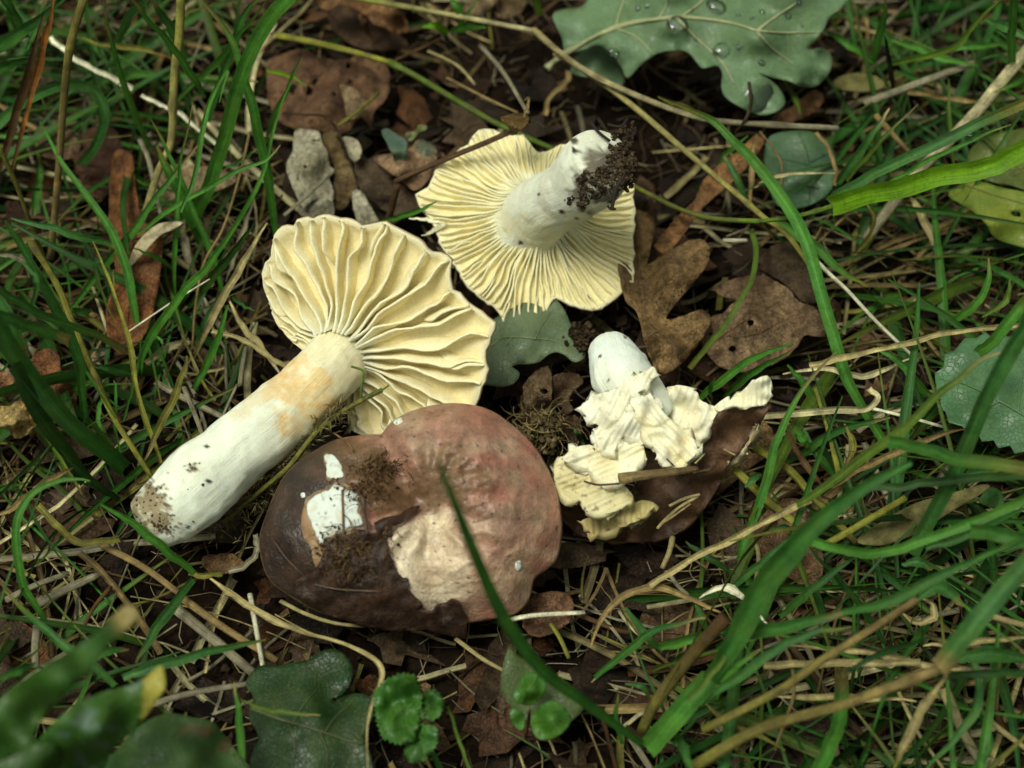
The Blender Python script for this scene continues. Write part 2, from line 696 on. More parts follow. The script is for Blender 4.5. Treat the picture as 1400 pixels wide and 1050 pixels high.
def idw(ctrl):
    def h(x, y):
        a = b = 0.0
        for cx, cy, ch in ctrl:
            w = 1.0 / ((x - cx) ** 2 + (y - cy) ** 2 + 4.0) ** 1.3
            a += w * ch
            b += w
        return a / b
    return h


def ctrlz(z, flat):
    return [zp(z, flat[i], flat[i + 1]) + (flat[i + 2],) for i in range(0, len(flat), 3)]


def polyz(z, flat):
    return [zp(z, flat[i], flat[i + 1]) for i in range(0, len(flat), 2)]


def leaf(name, z, outline, ctrl, colour, mat='dead', col2=None, spacing=None, th=.03, jag=0.0, wav=.12, wf=.02, holes=(), veins=(), vcol=None, parent=None, sub=4,
         label=None, cat=None, group=None, colf=None, ripple=None, kind=None, smooth=True):
    """a leaf or torn sheet traced from its outline; ctrl gives heights in cm at some points"""
    s = seedn()
    if mat == 'dead':
        jag = max(jag, 2.0)
        wav *= 3.2
    out = polyz(z, outline)
    hf0 = idw(ctrlz(z, ctrl))
    out_s = cr(out, 2, True)
    c1 = COL[colour] if isinstance(colour, str) else colour
    c2 = (COL[col2] if isinstance(col2, str) else col2) or mulc(c1, .6)

    def hf(x, y):
        r = hf0(x, y) + wav * fb(x * wf + s, y * wf, 0, 2)
        if mat == 'dead':
            d2 = min((x - q[0]) ** 2 + (y - q[1]) ** 2 for q in out_s)
            r += .55 * math.exp(-math.sqrt(d2) / 8) * (nz(x * .018 + s, y * .018, 4) + .15)
        if ripple:
            r += ripple(x, y)
        return r

    def wm(x, y, off):
        return P(x, y, hf(x, y) + off)
    if mat == 'dead':
        c1 = (c1[0] * .86, c1[1] * .84, c1[2] * .70)
        c2 = (c2[0] * .72, c2[1] * .70, c2[2] * .60)
    if colf is None:
        def colf(x, y):
            return mixc(c1, c2, .5 + .9 * fb(x * .022 + s * 2, y * .022, 1, 3))
    xs = [p[0] for p in out]
    ys = [p[1] for p in out]
    if spacing is None:
        spacing = max(3.0, math.sqrt((max(xs) - min(xs)) * (max(ys) - min(ys))) / 13)
    hl = [polyz(z, h) for h in holes]
    g = sheet_geo(out, wm, spacing, colf, th, hl, jag, sub, s)
    if parent is None and veins:
        top = empty(name, wm(out[0][0], out[0][1], 0), label, cat, group)
        body = mk('blade' if mat == 'leaf' else 'lamina', g[0], g[1], mat, g[2], parent=top)
    else:
        top = body = mk(name, g[0], g[1], mat, g[2], parent=parent, smooth=smooth, label=label, cat=cat, group=group, kind=kind)
    for k, (vp, vw) in enumerate(veins):
        q = polyz(z, vp)
        pts = [wm(x, y, .02) for x, y in cr(q, 6)]
        r = .62 * vw * ZN[z][2] * cm_per_px(pts[0])
        n = len(pts)
        vg = tube_geo(pts, [r * lerp(1, .35, i / (n - 1)) for i in range(n)], vcol or mulc(c1, 1.6), 6, .6, seedn())
        mk('midrib' if k == 0 else 'vein', vg[0], vg[1], mat, vg[2], parent=top)
    top_hf = hf
    return top, top_hf


#==PARTS==
# ------------------------------------------------------------------ the forest floor
def ground_z(x, y):
    r = math.hypot(x, y)
    k = 1.0 if r < 60 else 60.0 / r
    return -.75 + .55 * fb(x * .16, y * .16, 2.0, 3) * k + .22 * fb(x * .9, y * .9, 5.0, 2) * k


def build_ground():
    n = 330
    ax = []
    for i in range(n):
        t = 2 * i / (n - 1) - 1
        ax.append(26 * t + math.copysign(1.0, t) * 3500 * max(0, abs(t) - .55) ** 6 / .45 ** 6)
    v, c = [], []
    for yy in ax:
        for xx in ax:
            v.append(Vector((xx, yy + 3, ground_z(xx, yy + 3))))
            c.append(mixc((.005, .0033, .002), (.016, .010, .006), .5 + .8 * fb(xx * .5, yy * .5, 9, 2)))
    f = [(j * n + i, j * n + i + 1, (j + 1) * n + i + 1, (j + 1) * n + i) for j in range(n - 1) for i in range(n - 1)]
    mk('ground', v, f, 'dirt', c, origin=Vector((0, 0, 0)), kind='structure', label='dark damp soil of the forest floor')


build_ground()
# ------------------------------------------------------------------ mushrooms
class Plane:
    def __init__(self, centre_px, h, r, u, v):
        self.c = P(centre_px[0], centre_px[1], h)
        self.n = (AX_R * r + AX_U * u + AX_V * v).normalized()
        self.e1 = (AX_R - self.n * self.n.dot(AX_R)).normalized()
        self.e2 = self.n.cross(self.e1)

    def to(self, px, py):
        d = ray(px, py)
        p = EYE + d * (self.n.dot(self.c - EYE) / self.n.dot(d))
        q = p - self.c
        return q.dot(self.e1), q.dot(self.e2)

    def at(self, a, b, z):
        return self.c + self.e1 * a + self.e2 * b + self.n * z

    def radial(self, outline):
        """traced outline -> R(theta)"""
        pts = []
        for x, y in cr(outline, 4, True):
            a, b = self.to(x, y)
            pts.append((math.atan2(b, a), math.hypot(a, b)))
        pts.sort()
        th = np.array([p[0] for p in pts])
        rr = np.array([p[1] for p in pts])
        th = np.concatenate([th - 2 * math.pi, th, th + 2 * math.pi])
        rr = np.concatenate([rr, rr, rr])
        grid = np.linspace(-math.pi, math.pi, 361)
        g = np.interp(grid, th, rr)

        def R(t):
            t = (t + math.pi) % (2 * math.pi)
            return float(np.interp(t - math.pi, grid, g))
        return R


def gill_cap(parent, pl, R, r0, zb, ze, count, short, wob, thick, edge_col, base_col, skin_col, dome, lean, sd, rag=.05, root=(.8, .8, .62)):
    """a cap seen from below: flesh disc, brown skin behind it and one sheet per gill"""
    cap = None
    nt_, nr = 150, 16

    def RR(t):
        return R(t) * (1 + rag * .35 * nz(math.cos(t) * 6 + sd, math.sin(t) * 6) + rag * .25 * nz(math.cos(t) * 19 + sd, math.sin(t) * 19))
    # flesh between the gills and skin on the back, one closed body
    v, f, c = [], [], []
    for j in range(nr + 1):
        s = j / nr
        for i in range(nt_):
            t = 2 * math.pi * i / nt_ - math.pi
            r1 = RR(t)
            r = lerp(.1, r1, s)
            k = min(1.0, max(.3, (r1 - r0) / 2.2))
            ss = max(0, (r - r0) / max(.1, r1 - r0))
            v.append(pl.at(r * math.cos(t), r * math.sin(t), zb(ss) * k + .05 * nz(r * 2, t * 3, sd)))
            c.append(mixc(base_col, edge_col, .35 + .5 * nz(t * 5 + sd, s * 4) + .6 * sstep(.93, 1, s)))
    nfl = len(v)
    for j in range(nr + 1):
        s = 1 - j / nr
        for i in range(nt_):
            t = 2 * math.pi * i / nt_ - math.pi
            r = lerp(.02, RR(t) * 1.012, s)
            k = min(1.0, max(.3, (RR(t) - r0) / 2.2))
            v.append(pl.at(r * math.cos(t), r * math.sin(t), zb(max(0, (r / 1.012 - r0) / max(.1, RR(t) - r0))) * k - .10 - dome * (1 - s ** 2.2)))
            c.append(skin_col)
    rows = 2 * (nr + 1)
    for j in range(rows - 1):
        for i in range(nt_):
            f.append((j * nt_ + i, j * nt_ + (i + 1) % nt_, (j + 1) * nt_ + (i + 1) % nt_, (j + 1) * nt_ + i))
    cap = mk('cap', v, f, 'gill', c, parent=parent)
    # gills
    total = count + short
    for g in range(total):
        is_short = g >= count
        if is_short:
            t0 = 2 * math.pi * ((g - count) + .5) / short - math.pi
        else:
            t0 = 2 * math.pi * g / count - math.pi
        t0 += .35 * (2 * math.pi / count) * nz(g * 3.7, sd)
        st = 0.0
        if is_short:
            st = .45 + .3 * abs(nz(g * 1.9, sd + 4))
        J = 15
        v, f, c = [], [], []
        hv = 1 + .18 * nz(g * 2.1, sd + 7)
        for j in range(J + 1):
            s = lerp(st, 1.0, j / J)
            dth = wob * (2 * math.pi / count) * (nz(s * 3.2 + g * .17, sd, g * .55) + .5 * nz(s * 7, g * 1.3, sd)) * sstep(0, .2, s)
            t = t0 + dth
            r1 = RR(t)
            r = lerp(r0 * .9, r1 * .992, s)
            k = min(1.0, max(.3, (r1 - r0) / 2.2))
            b = zb(s) * k - .06
            e = (ze(s) * hv + .05 * nz(s * 6, g * 1.1, sd)) * k
            if is_short:
                e = lerp(b, e, sstep(0, .5, (s - st) / (1 - st)))
            tau = pl.e1 * -math.sin(t) + pl.e2 * math.cos(t)
            dep = e - b
            lo = lean * dep * (nz(g * .35, s * 2.0, sd) + .5 * nz(g * 1.9, s * 3.0, sd + 2))
            tb, te = thick * 1.5, thick * (.75 + .3 * nz(g, s * 4))
            bp = pl.at(r * math.cos(t), r * math.sin(t), b)
            ep = pl.at(r * math.cos(t), r * math.sin(t), e) + tau * lo
            mp_ = bp.lerp(ep, .6) + tau * (-.25 * lo)
            kk = len(v)
            v += [bp + tau * tb, mp_ + tau * te * 1.1, ep - pl.n * te * .8 + tau * te, ep, ep - pl.n * te * .8 - tau * te, mp_ - tau * te * 1.1, bp - tau * tb]
            ec = mulc(mixc(edge_col, base_col, .25 * nz(g * 1.3, s * 3, sd) + .05), 1 + .06 * nz(g * 4.1, s * 2))
            ec = mixc(root, ec, .15 + .85 * sstep(.0, .3, s + .08 * nz(g * 2.3, 1.0)))
            dc = mixc(mixc(edge_col, base_col, .75), root, .5 * (1 - sstep(0, .25, s)))
            c += [dc, mixc(ec, dc, .4), ec, mulc(ec, 1.05), ec, mixc(ec, dc, .4), dc]
            if j:
                for q in range(6):
                    f.append((kk - 7 + q, kk - 6 + q, kk + 1 + q, kk + q))
        f.append((0, 1, 2, 3, 4, 5, 6))
        f.append(tuple(len(v) - 1 - i for i in range(7)))
        mk('gill', v, f, 'gill', c, parent=cap)
    return cap


def stem_mesh(parent, ctrl, colf, sides=80, sub=22, bumps=.03, round_start=False, round_end=True, endflat=.35, name='stem', mat='stem', tilt=None):
    """ctrl: (px, py, h, radius px)"""
    q = cr(ctrl, sub)
    pts = [P(a, b, h) for a, b, h, r in q]
    rad = [r * cm_per_px(p) for p, (a, b, h, r) in zip(pts, q)]
    n = len(pts)
    if round_end:
        d = (pts[-1] - pts[-3]).normalized()
        base, r = pts[-1].copy(), rad[-1]
        for k in range(1, 7):
            a = k / 6 * math.pi / 2 * .97
            pts.append(base + d * r * endflat * math.sin(a))
            rad.append(r * math.cos(a))
    if round_start:
        d = (pts[0] - pts[2]).normalized()
        base, r = pts[0].copy(), rad[0]
        for k in range(1, 7):
            a = k / 6 * math.pi / 2 * .97
            pts.insert(0, base + d * r * .8 * math.sin(a))
            rad.insert(0, r * math.cos(a))
    v, f, c, luv = [], [], [], []
    acc = 0.0
    prev = None
    for i, p in enumerate(pts):
        acc += (p - pts[i - 1]).length if i else 0
        tan = (pts[min(len(pts) - 1, i + 1)] - pts[max(0, i - 1)]).normalized()
        a = AX_V - tan * AX_V.dot(tan)
        if a.length < .15:
            a = prev if prev is not None else AX_U.copy()
        a.normalize()
        prev = a
        b = tan.cross(a)
        for j in range(sides):
            th = 2 * math.pi * j / sides
            d = a * math.cos(th) + b * math.sin(th)
            w = p + d * rad[i]
            w = p + d * rad[i] * (1 + bumps * fb(w.x * 1.1, w.y * 1.1, w.z * 1.1, 3) + .35 * bumps * nz(th * 5, i * .05))
            v.append(w)
            x, y = proj(w)
            c.append(colf(x, y, w))
            luv.append((math.cos(th) * rad[i] + 2 * math.sin(th) * rad[i], acc))
        if i:
            k = i * sides
            for j in range(sides):
                f.append((k - sides + j, k - sides + (j + 1) % sides, k + (j + 1) % sides, k + j))
    f.append(tuple(range(sides - 1, -1, -1)))
    f.append(tuple(range(len(v) - sides, len(v))))
    return mk(name, v, f, mat, c, luv, parent=parent)


def spot(x, y, cx, cy, rx, ry=None, ang=0.0, ns=.06, amp=.7):
    ry = ry or rx
    dx, dy = x - cx, y - cy
    ca, sa = math.cos(ang), math.sin(ang)
    u, w = (dx * ca + dy * sa) / rx, (-dx * sa + dy * ca) / ry
    d = math.hypot(u, w) + amp * fb(x * ns, y * ns, cx, 3)
    return 1 - sstep(.7, 1.15, d)


def crumb_geo(p, r, seed):
    rnd = random.Random(int(seed * 977))
    base = [(0, 0, 1), (.9, 0, .35), (.28, .85, .35), (-.73, .53, .35), (-.73, -.53, .35), (.28, -.85, .35), (.6, .5, -.5), (-.5, .6, -.5), (-.6, -.5, -.5), (.5, -.6, -.5)]
    a = rnd.uniform(0, 6.28)
    v = []
    sx, sy = rnd.uniform(.6, 1.3), rnd.uniform(.6, 1.2)
    for x, y, z in base:
        k = r * rnd.uniform(.65, 1.25)
        x, y = x * sx, y * sy
        v.append(p + Vector(((x * math.cos(a) - y * math.sin(a)) * k, (x * math.sin(a) + y * math.cos(a)) * k, z * k)))
    f = [(0, 1, 2), (0, 2, 3), (0, 3, 4), (0, 4, 5), (0, 5, 1), (1, 6, 2), (2, 6, 7), (2, 7, 3), (3, 7, 8), (3, 8, 4), (4, 8, 5), (5, 8, 9), (5, 9, 1), (1, 9, 6), (6, 9, 8, 7)]
    return v, f


def crumbs(parent, name, places, col, label=None):
    b = Bag()
    for i, (p, r) in enumerate(places):
        v, f = crumb_geo(p, r, i + 3.3)
        b.add(v, f, mulc(col, .6 + .8 * random.random()))
    return b.build(name, 'dirt', label, parent)


CREAM = (.80, .70, .40)
PALE = (.80, .80, .64)
WHITE = (.80, .85, .71)

# --- mushroom lying on its side, gills turned to the viewer
PA = Plane((466, 482), 2.6, -.28, -.28, 1.0)
OUT_A = polyz('M1', [60, 320, 95, 190, 160, 105, 290, 58, 420, 60, 470, 85, 530, 70, 600, 85, 700, 130, 800, 190, 866, 230, 875, 300, 868, 350, 920, 388, 975, 430,
                     1056, 515, 1046, 600, 1022, 720, 995, 860, 960, 900, 820, 960, 680, 1010, 555, 1012, 450, 985, 425, 900, 330, 720, 245, 640, 180, 585, 110, 500, 88, 420])
mA = empty('mushroom', P(230, 715, 0), 'mushroom lying on its side, broad cream gills facing up, thick white stem with ochre stain', 'mushroom', 'three picked mushrooms and a broken one')
RA = PA.radial(OUT_A)
gill_cap(mA, PA, RA, .78,
         lambda s: interp([0, .15, .5, .8, .93, 1], [.05, -.16, -.29, -.32, -.16, .03], s),
         lambda s: interp([0, .08, .22, .5, .85, 1], [.62, .36, .24, .20, .15, .05], s),
         36, 15, .36, .05, (.94, .88, .58), (.95, .81, .43), (.20, .10, .06), 1.0, .6, 3.1, rag=.12)


def col_stem_a(x, y, w):
    c = mixc(WHITE, (.85, .76, .46), .8 * sstep(340, 450, x) + .2 * fb(x * .03, y * .03, 0, 2))
    k = spot(x, y, 408, 540, 46, 58, -.75, .035, .8)
    c = mixc(c, (.80, .50, .15), .95 * k * (.6 + .5 * fb(x * .12, y * .12, 2, 3)))
    c = mixc(c, (.66, .45, .2), .45 * spot(x, y, 385, 520, 16, 26, -.7, .08))
    c = mixc(c, (.74, .56, .28), .45 * spot(x, y, 350, 545, 40, 14, -.75, .05))
    c = mixc(c, (.14, .10, .05), .9 * spot(x, y, 204, 683, 26, 22, -.8, .09, 1.0))
    c = mixc(c, (.06, .035, .02), .95 * spot(x, y, 216, 715, 22, 16, .3, .12, 1.2))
    c = mixc(c, (.05, .03, .02), spot(x, y, 264, 639, 8, 6, 0, .2, 1.0))
    c = mixc(c, (.35, .28, .14), .5 * spot(x, y, 190, 700, 34, 60, -.8, .05, .8))
    for sx, sy in ((227, 690), (283, 611), (285, 658), (257, 721)):
        c = mixc(c, (.03, .025, .02), spot(x, y, sx, sy, 4, 3, 0, .1, .2))
    return c


stem_a = stem_mesh(mA, [(462, 494, 2.7, 44), (450, 506, 2.75, 43), (425, 530, 2.75, 45), (380, 572, 2.6, 48), (330, 612, 2.45, 49.5), (285, 650, 2.3, 52), (250, 683, 2.15, 52), (222, 704, 2.0, 46), (206, 716, 1.95, 40)],
          col_stem_a, bumps=.075, endflat=.35, round_start=True)

# --- mushroom standing on its cap, stem pointing up
PB = Plane((733, 296), 2.1, .10, .25, 1.0)
OUT_B = polyz('M2', [330, 100, 360, 76, 430, 90, 470, 115, 540, 110, 580, 160, 620, 190, 680, 170, 740, 150, 860, 160, 960, 220, 1010, 300, 1040, 335, 1036, 500, 1036, 620, 1046, 720,
                     1020, 785, 940, 862, 830, 895, 745, 868, 690, 838, 660, 880, 580, 962, 510, 1000, 470, 988, 440, 910, 350, 840, 280, 760, 220, 670, 165, 580, 150, 520, 90, 445, 70, 372, 110, 350, 170, 250, 250, 180, 300, 160])
mB = empty('mushroom', P(728, 330, 0), 'upturned mushroom resting on its cap, fine yellow gills, soil-crusted stem end pointing up', 'mushroom', 'three picked mushrooms and a broken one')
RB = PB.radial(OUT_B)
gill_cap(mB, PB, RB, .82,
         lambda s: interp([0, .2, .6, .9, 1], [.34, .02, -.12, -.12, -.03], s),
         lambda s: interp([0, .07, .16, .3, .6, .9, 1], [1.0, .72, .42, .24, .10, .05, .02], s),
         84, 22, .42, .032, (.94, .89, .57), (.93, .82, .41), (.22, .11, .07), .9, .35, 8.4, rag=.10)
# two gills torn loose at its edge
for q in ([170, 505, 110, 492, 30, 488], [200, 510, 140, 540, 90, 565]):
    blade('M2', q, 2.3, 2.2, 24, (.74, .72, .48), 'z', parent=mB, name='loose_gill')


def col_stem_b(x, y, w):
    c = mixc((.80, .83, .68), (.83, .77, .43), .45 * spot(x, y, 725, 322, 60, 30, .4, .05, .9) + .12 * fb(x * .05, y * .05, 4, 2))
    c = mixc(c, (.60, .58, .28), .45 * spot(x, y, 800, 300, 34, 22, -.6, .06, .8))
    k = spot(x, y, 818, 240, 44, 30, -.9, .05, .9)
    c = mixc(c, (.07, .05, .03), .9 * max(k, spot(x, y, 853, 212, 20, 48, .25, .06, .6)))
    for sx, sy, sr in ((785, 193, 6), (786, 206, 6), (736, 265, 3), (768, 290, 4), (789, 299, 3), (712, 332, 4)):
        c = mixc(c, (.03, .02, .015), spot(x, y, sx, sy, sr, sr * .7, .5, .15, .5))
    return c


stem_b = stem_mesh(mB, [(727, 303, 1.9, 72), (731, 298, 2.3, 52), (737, 291, 2.7, 46), (752, 279, 3.3, 43.5), (770, 268, 3.9, 43), (786, 257, 4.5, 45), (801, 243, 5.0, 49), (815, 228, 5.5, 50), (825, 216, 5.9, 46)],
                   col_stem_b, bumps=.06, endflat=.16)


def hit(o):
    """ray test against a finished mesh: picture point -> surface point and normal"""
    off = world_of(o)
    vs_ = [(p.co + off) / S for p in o.data.vertices]
    t = BVHTree.FromPolygons(vs_, [tuple(q.vertices) for q in o.data.polygons])

    def f(px, py):
        loc, n, _, _ = t.ray_cast(EYE, ray(px, py).normalized())
        return loc, n
    return f


ha = hit(stem_a)
pl = []
for i in range(1500):
    x, y = random.uniform(170, 290), random.uniform(620, 750)
    k = max(spot(x, y, 204, 684, 22, 20, -.8, .09, 1.0) * .7, spot(x, y, 218, 715, 24, 14, .3, .12, 1.2), spot(x, y, 264, 639, 8, 6, 0, .2, 1.0), .02)
    if random.random() < k * .6:
        loc, n = ha(x, y)
        if loc is not None:
            pl.append((loc, random.choice((.012, .02, .03, .045))))
crumbs(mA, 'soil_crust', pl, (.10, .065, .035), 'soil and rotten crumbs on the stem base')
# soil stuck to its end
hb = hit(stem_b)
pl = []
for i in range(6500):
    x, y = random.uniform(770, 875), random.uniform(165, 285)
    k = max(spot(x, y, 853, 212, 20, 46, .25, .06, .6), .6 * spot(x, y, 822, 248, 42, 20, -.55, .06, .8))
    if random.random() > k * .8:
        continue
    loc, n = hb(x, y)
    r = random.choice((.01, .014, .02, .02, .03, .03, .045, .07))
    if loc is not None:
        pl.append((loc + n * r * .3, r))
        if x > 845:
            pl.append((loc + n * random.uniform(.02, .14), r * 1.3))
    elif x > 835 and x < 866 and random.random() < .35:
        pl.append((P(x, y, 5.6 + random.uniform(-.3, .2)), r * 1.3))
crumbs(mB, 'soil_crust', pl, (.06, .042, .026), 'dark soil crumbs stuck to the stem end')
for q, w in (([845, 55, 880, 100, 930, 140], 16), ([1000, 290, 960, 350, 940, 440], 18), ([920, 430, 935, 445, 955, 445], 14), ([920, 65, 980, 75, 1010, 40], 14), ([990, 130, 1040, 110, 1045, 80], 12)):
    stalk('M2', q, 6.3, 6.2, w, 'X', parent=mB, name='root_fibre', mat='twig')

# --- cap lying top up in front
PC = Plane((570, 706), 2.3, .02, .16, 1.0)
OUT_C = [(359, 721), (356, 747), (366, 786), (389, 808), (437, 835), (502, 852), (560, 856), (636, 850), (664, 846), (703, 838), (722, 818), (729, 790), (748, 776), (761, 760), (767, 721), (762, 682),
         (746, 637), (725, 605), (693, 576), (664, 559), (631, 552), (599, 553), (560, 563), (533, 579), (522, 593), (505, 594), (463, 600), (434, 614), (405, 634), (382, 663)]
RC = PC.radial(OUT_C)


def lineclose(x, y, ax, ay, bx, by):
    dx, dy = bx - ax, by - ay
    t = max(0, min(1, ((x - ax) * dx + (y - ay) * dy) / (dx * dx + dy * dy)))
    return math.hypot(x - ax - t * dx, y - ay - t * dy), t


def surf_c(a, b):
    """dome of the front cap over its plane; also returns picture coordinates of the foot point"""
    r = math.hypot(a, b)
    R = RC(math.atan2(b, a))
    s = r / R
    x, y = proj(PC.at(a, b, 0))
    z = 1.3 * (1 - min(s, 1.25) ** 2.8) if s < 1 else -1.3 * 2.8 * (s - 1)
    k = max(0.0, 1 - s ** 4)
    z += k * .42 * math.exp(-((x - 655) ** 2 + (y - 630) ** 2) / (2 * 55 ** 2))
    z += k * .30 * math.exp(-((x - 700) ** 2 + (y - 760) ** 2) / (2 * 50 ** 2))
    z -= k * .50 * math.exp(-((x - 585) ** 2 + (y - 700) ** 2) / (2 * 38 ** 2))
    d, t = lineclose(x, y, 518, 588, 565, 680)
    z -= max(.15, k) * .55 * math.exp(-(d / 22) ** 2) * (1 if s < 1.1 else 0)
    d, t = lineclose(x, y, 590, 690, 605, 830)
    z -= k * .30 * math.exp(-(d / 20) ** 2)
    d, t = lineclose(x, y, 620, 700, 665, 745)
    z -= k * .14 * math.exp(-(d / 9) ** 2)
    # wrinkles running out from the middle to the right and round the middle
    ang = math.atan2(y - 690, x - 585)
    rr = math.hypot(x - 585, y - 690)
    wr = sstep(25, 60, rr) * (1 - sstep(95, 160, rr))
    z += k * wr * .085 * math.sin(ang * 15 + 2.2 * nz(rr * .02, ang * 2)) * (.35 + .65 * sstep(-.2, .6, nz(ang * 1.2 + 4, rr * .012) + .25))
    wc = math.exp(-((x - 625) ** 2 + (y - 655) ** 2) / (2 * 48 ** 2))
    z += k * wc * .10 * fb(x * .055, y * .075, 3, 3)
    z += .07 * fb(x * .022, y * .022, 7, 2) + .03 * fb(x * .07, y * .07, 7, 3)
    z += k * .05 * (1 - min(1, 5 * abs(nz(x * .03, y * .045, 11)))) * sstep(560, 640, x)
    return z, s, x, y


def at_c(px, py, off=0.0):
    """point on the front cap that is seen at px, py"""
    qx, qy = px, py
    for _ in range(4):
        a, b = PC.to(qx, qy)
        p = PC.at(a, b, surf_c(a, b)[0] + off)
        x, y = proj(p)
        qx += (px - x) * .9
        qy += (py - y) * .9
    return p


def col_cap(x, y):
    c = mixc((.37, .175, .12), (.31, .19, .13), .5 + .8 * fb(x * .014, y * .014, 2, 3))
    c = mixc(c, (.40, .28, .18), sstep(0, .4, fb(x * .02 + 5, y * .02, 6, 3)) * .6)
    red = fb(x * .013 + 9, y * .016, 4, 2) + .5 * spot(x, y, 690, 655, 70, 30, .5, .02, .5)
    c = mixc(c, (.33, .10, .07), sstep(.05, .6, red) * .6)
    c = mixc(c, (.72, .60, .42), .97 * spot(x, y, 585, 775, 64, 92, .15, .018, .6))
    c = mixc(c, (.50, .35, .22), .55 * spot(x, y, 640, 770, 66, 60, 0, .02, .6))
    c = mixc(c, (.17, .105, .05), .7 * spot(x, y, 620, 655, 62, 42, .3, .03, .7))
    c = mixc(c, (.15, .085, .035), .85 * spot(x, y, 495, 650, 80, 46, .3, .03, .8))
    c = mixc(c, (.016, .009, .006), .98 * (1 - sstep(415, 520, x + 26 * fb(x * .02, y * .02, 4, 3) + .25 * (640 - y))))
    f = fb(x * .16, y * .16, 8, 2)
    c = mixc(c, (.06, .03, .02), sstep(.55, .75, f))
    return c


mC = empty('mushroom', P(560, 760, 0), 'reddish brown wrinkled mushroom cap lying top up in front, torn white patches on it', 'mushroom', 'three picked mushrooms and a broken one')
v, f, c = [], [], []
NT, NR = 220, 84
for j in range(NR + 1):
    for i in range(NT):
        t = 2 * math.pi * i / NT
        s = (j / NR)
        r = RC(t) * (1 - (1 - s) ** 1.25) if s > 0 else .001
        a, b = r * math.cos(t), r * math.sin(t)
        z, ss, x, y = surf_c(a, b)
        p = PC.at(a, b, z)
        x, y = proj(p)
        v.append(p)
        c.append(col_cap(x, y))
for k, (sc_, dz) in enumerate(((1.012, -.16), (.985, -.36), (.90, -.42), (.5, -.45), (.02, -.45))):
    for i in range(NT):
        t = 2 * math.pi * i / NT
        r = RC(t) * sc_
        v.append(PC.at(r * math.cos(t), r * math.sin(t), dz))
        c.append((.35, .22, .13) if k < 2 else (.72, .62, .35))
for j in range(NR + 5):
    for i in range(NT):
        f.append((j * NT + i, j * NT + (i + 1) % NT, (j + 1) * NT + (i + 1) % NT, (j + 1) * NT + i))
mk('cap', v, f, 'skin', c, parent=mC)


def on_c(name, z, outline, off, colf, mat, th=.05, jag=1.2, spacing=5.0, parent=mC, holes=(), sub=4, offf=None, **kw):
    s = seedn()

    def wm(x, y, o):
        return at_c(x, y, off + o + (offf(x, y) if offf else 0))
    g = sheet_geo(polyz(z, outline), wm, spacing, colf, th, [polyz(z, h) for h in holes], jag, sub, s)
    return mk(name, g[0], g[1], mat, g[2], parent=parent, **kw)


def white_col(x, y):
    c = mixc((.78, .84, .74), (.62, .55, .35), sstep(.1, .7, fb(x * .09, y * .05, 3, 2)) * .6)
    c = mixc(c, (.45, .36, .2), .5 * sstep(.25, .5, nz(x * .05 + y * .03, (y - .35 * x) * .22, 2)))
    return mixc(c, (.10, .06, .03), sstep(.5, .7, fb(x * .2, y * .2, 5, 2)))


for q in ([248, 462, 300, 415, 345, 398, 380, 385, 420, 405, 455, 420, 468, 450, 462, 500, 480, 540, 430, 560, 380, 585, 345, 600, 318, 610, 310, 634, 290, 605, 270, 560], [318, 256, 345, 250, 372, 268, 392, 310, 398, 345, 360, 350, 335, 352, 326, 300]):
    mx_, my_ = sum(q[0::2]) / (len(q) / 2), sum(q[1::2]) / (len(q) / 2)
    on_c('peeled_skin', 'M3', [mx_ + (a_ - mx_) * 1.13 if i_ % 2 == 0 else my_ + (a_ - my_) * 1.13 for i_, a_ in enumerate(q)], .02,
         lambda x, y: mixc((.30, .185, .10), (.10, .055, .03), .5 + fb(x * .08, y * .08, 1, 2)), 'flesh', .02, 4.5, 3)
on_c('torn_patch', 'M3', [248, 462, 300, 415, 345, 398, 380, 385, 420, 405, 455, 420, 468, 450, 462, 500, 480, 540, 430, 560, 380, 585, 345, 600, 318, 610, 310, 634, 290, 605, 270, 560], .05, white_col, 'flesh', .02, 3.6, 3)
on_c('torn_patch', 'M3', [318, 256, 345, 250, 372, 268, 392, 310, 398, 345, 360, 350, 335, 352, 326, 300], .05, white_col, 'flesh', .02, 3.0, 3)
on_c('torn_patch', 'M3', [612, 108, 640, 95, 652, 104, 632, 122, 616, 122], .03, white_col, 'flesh', .04, .3, 3)
on_c('torn_patch', 'M3', [1128, 710, 1148, 702, 1154, 724, 1144, 742, 1130, 738], .03, white_col, 'flesh', .04, .3, 3)
on_c('torn_patch', 'M3', [220, 415, 235, 412, 236, 430, 222, 432], .03, white_col, 'flesh', .04, .3, 3)
on_c('peeled_skin', 'M3', [240, 470, 262, 520, 285, 600, 300, 640, 330, 650, 322, 690, 290, 735, 270, 690, 262, 640, 235, 610, 222, 560, 225, 500], .04,
     lambda x, y: mixc((.36, .22, .11), (.22, .12, .06), .5 + fb(x * .05, y * .05, 1, 2)), 'flesh', .06, 1.0)

# dark rotten leaf stuck over the front left of that cap


def dark_col(x, y):
    return mixc((.020, .010, .006), (.050, .025, .014), .35 + .8 * fb(x * .03, y * .03, 5, 3))


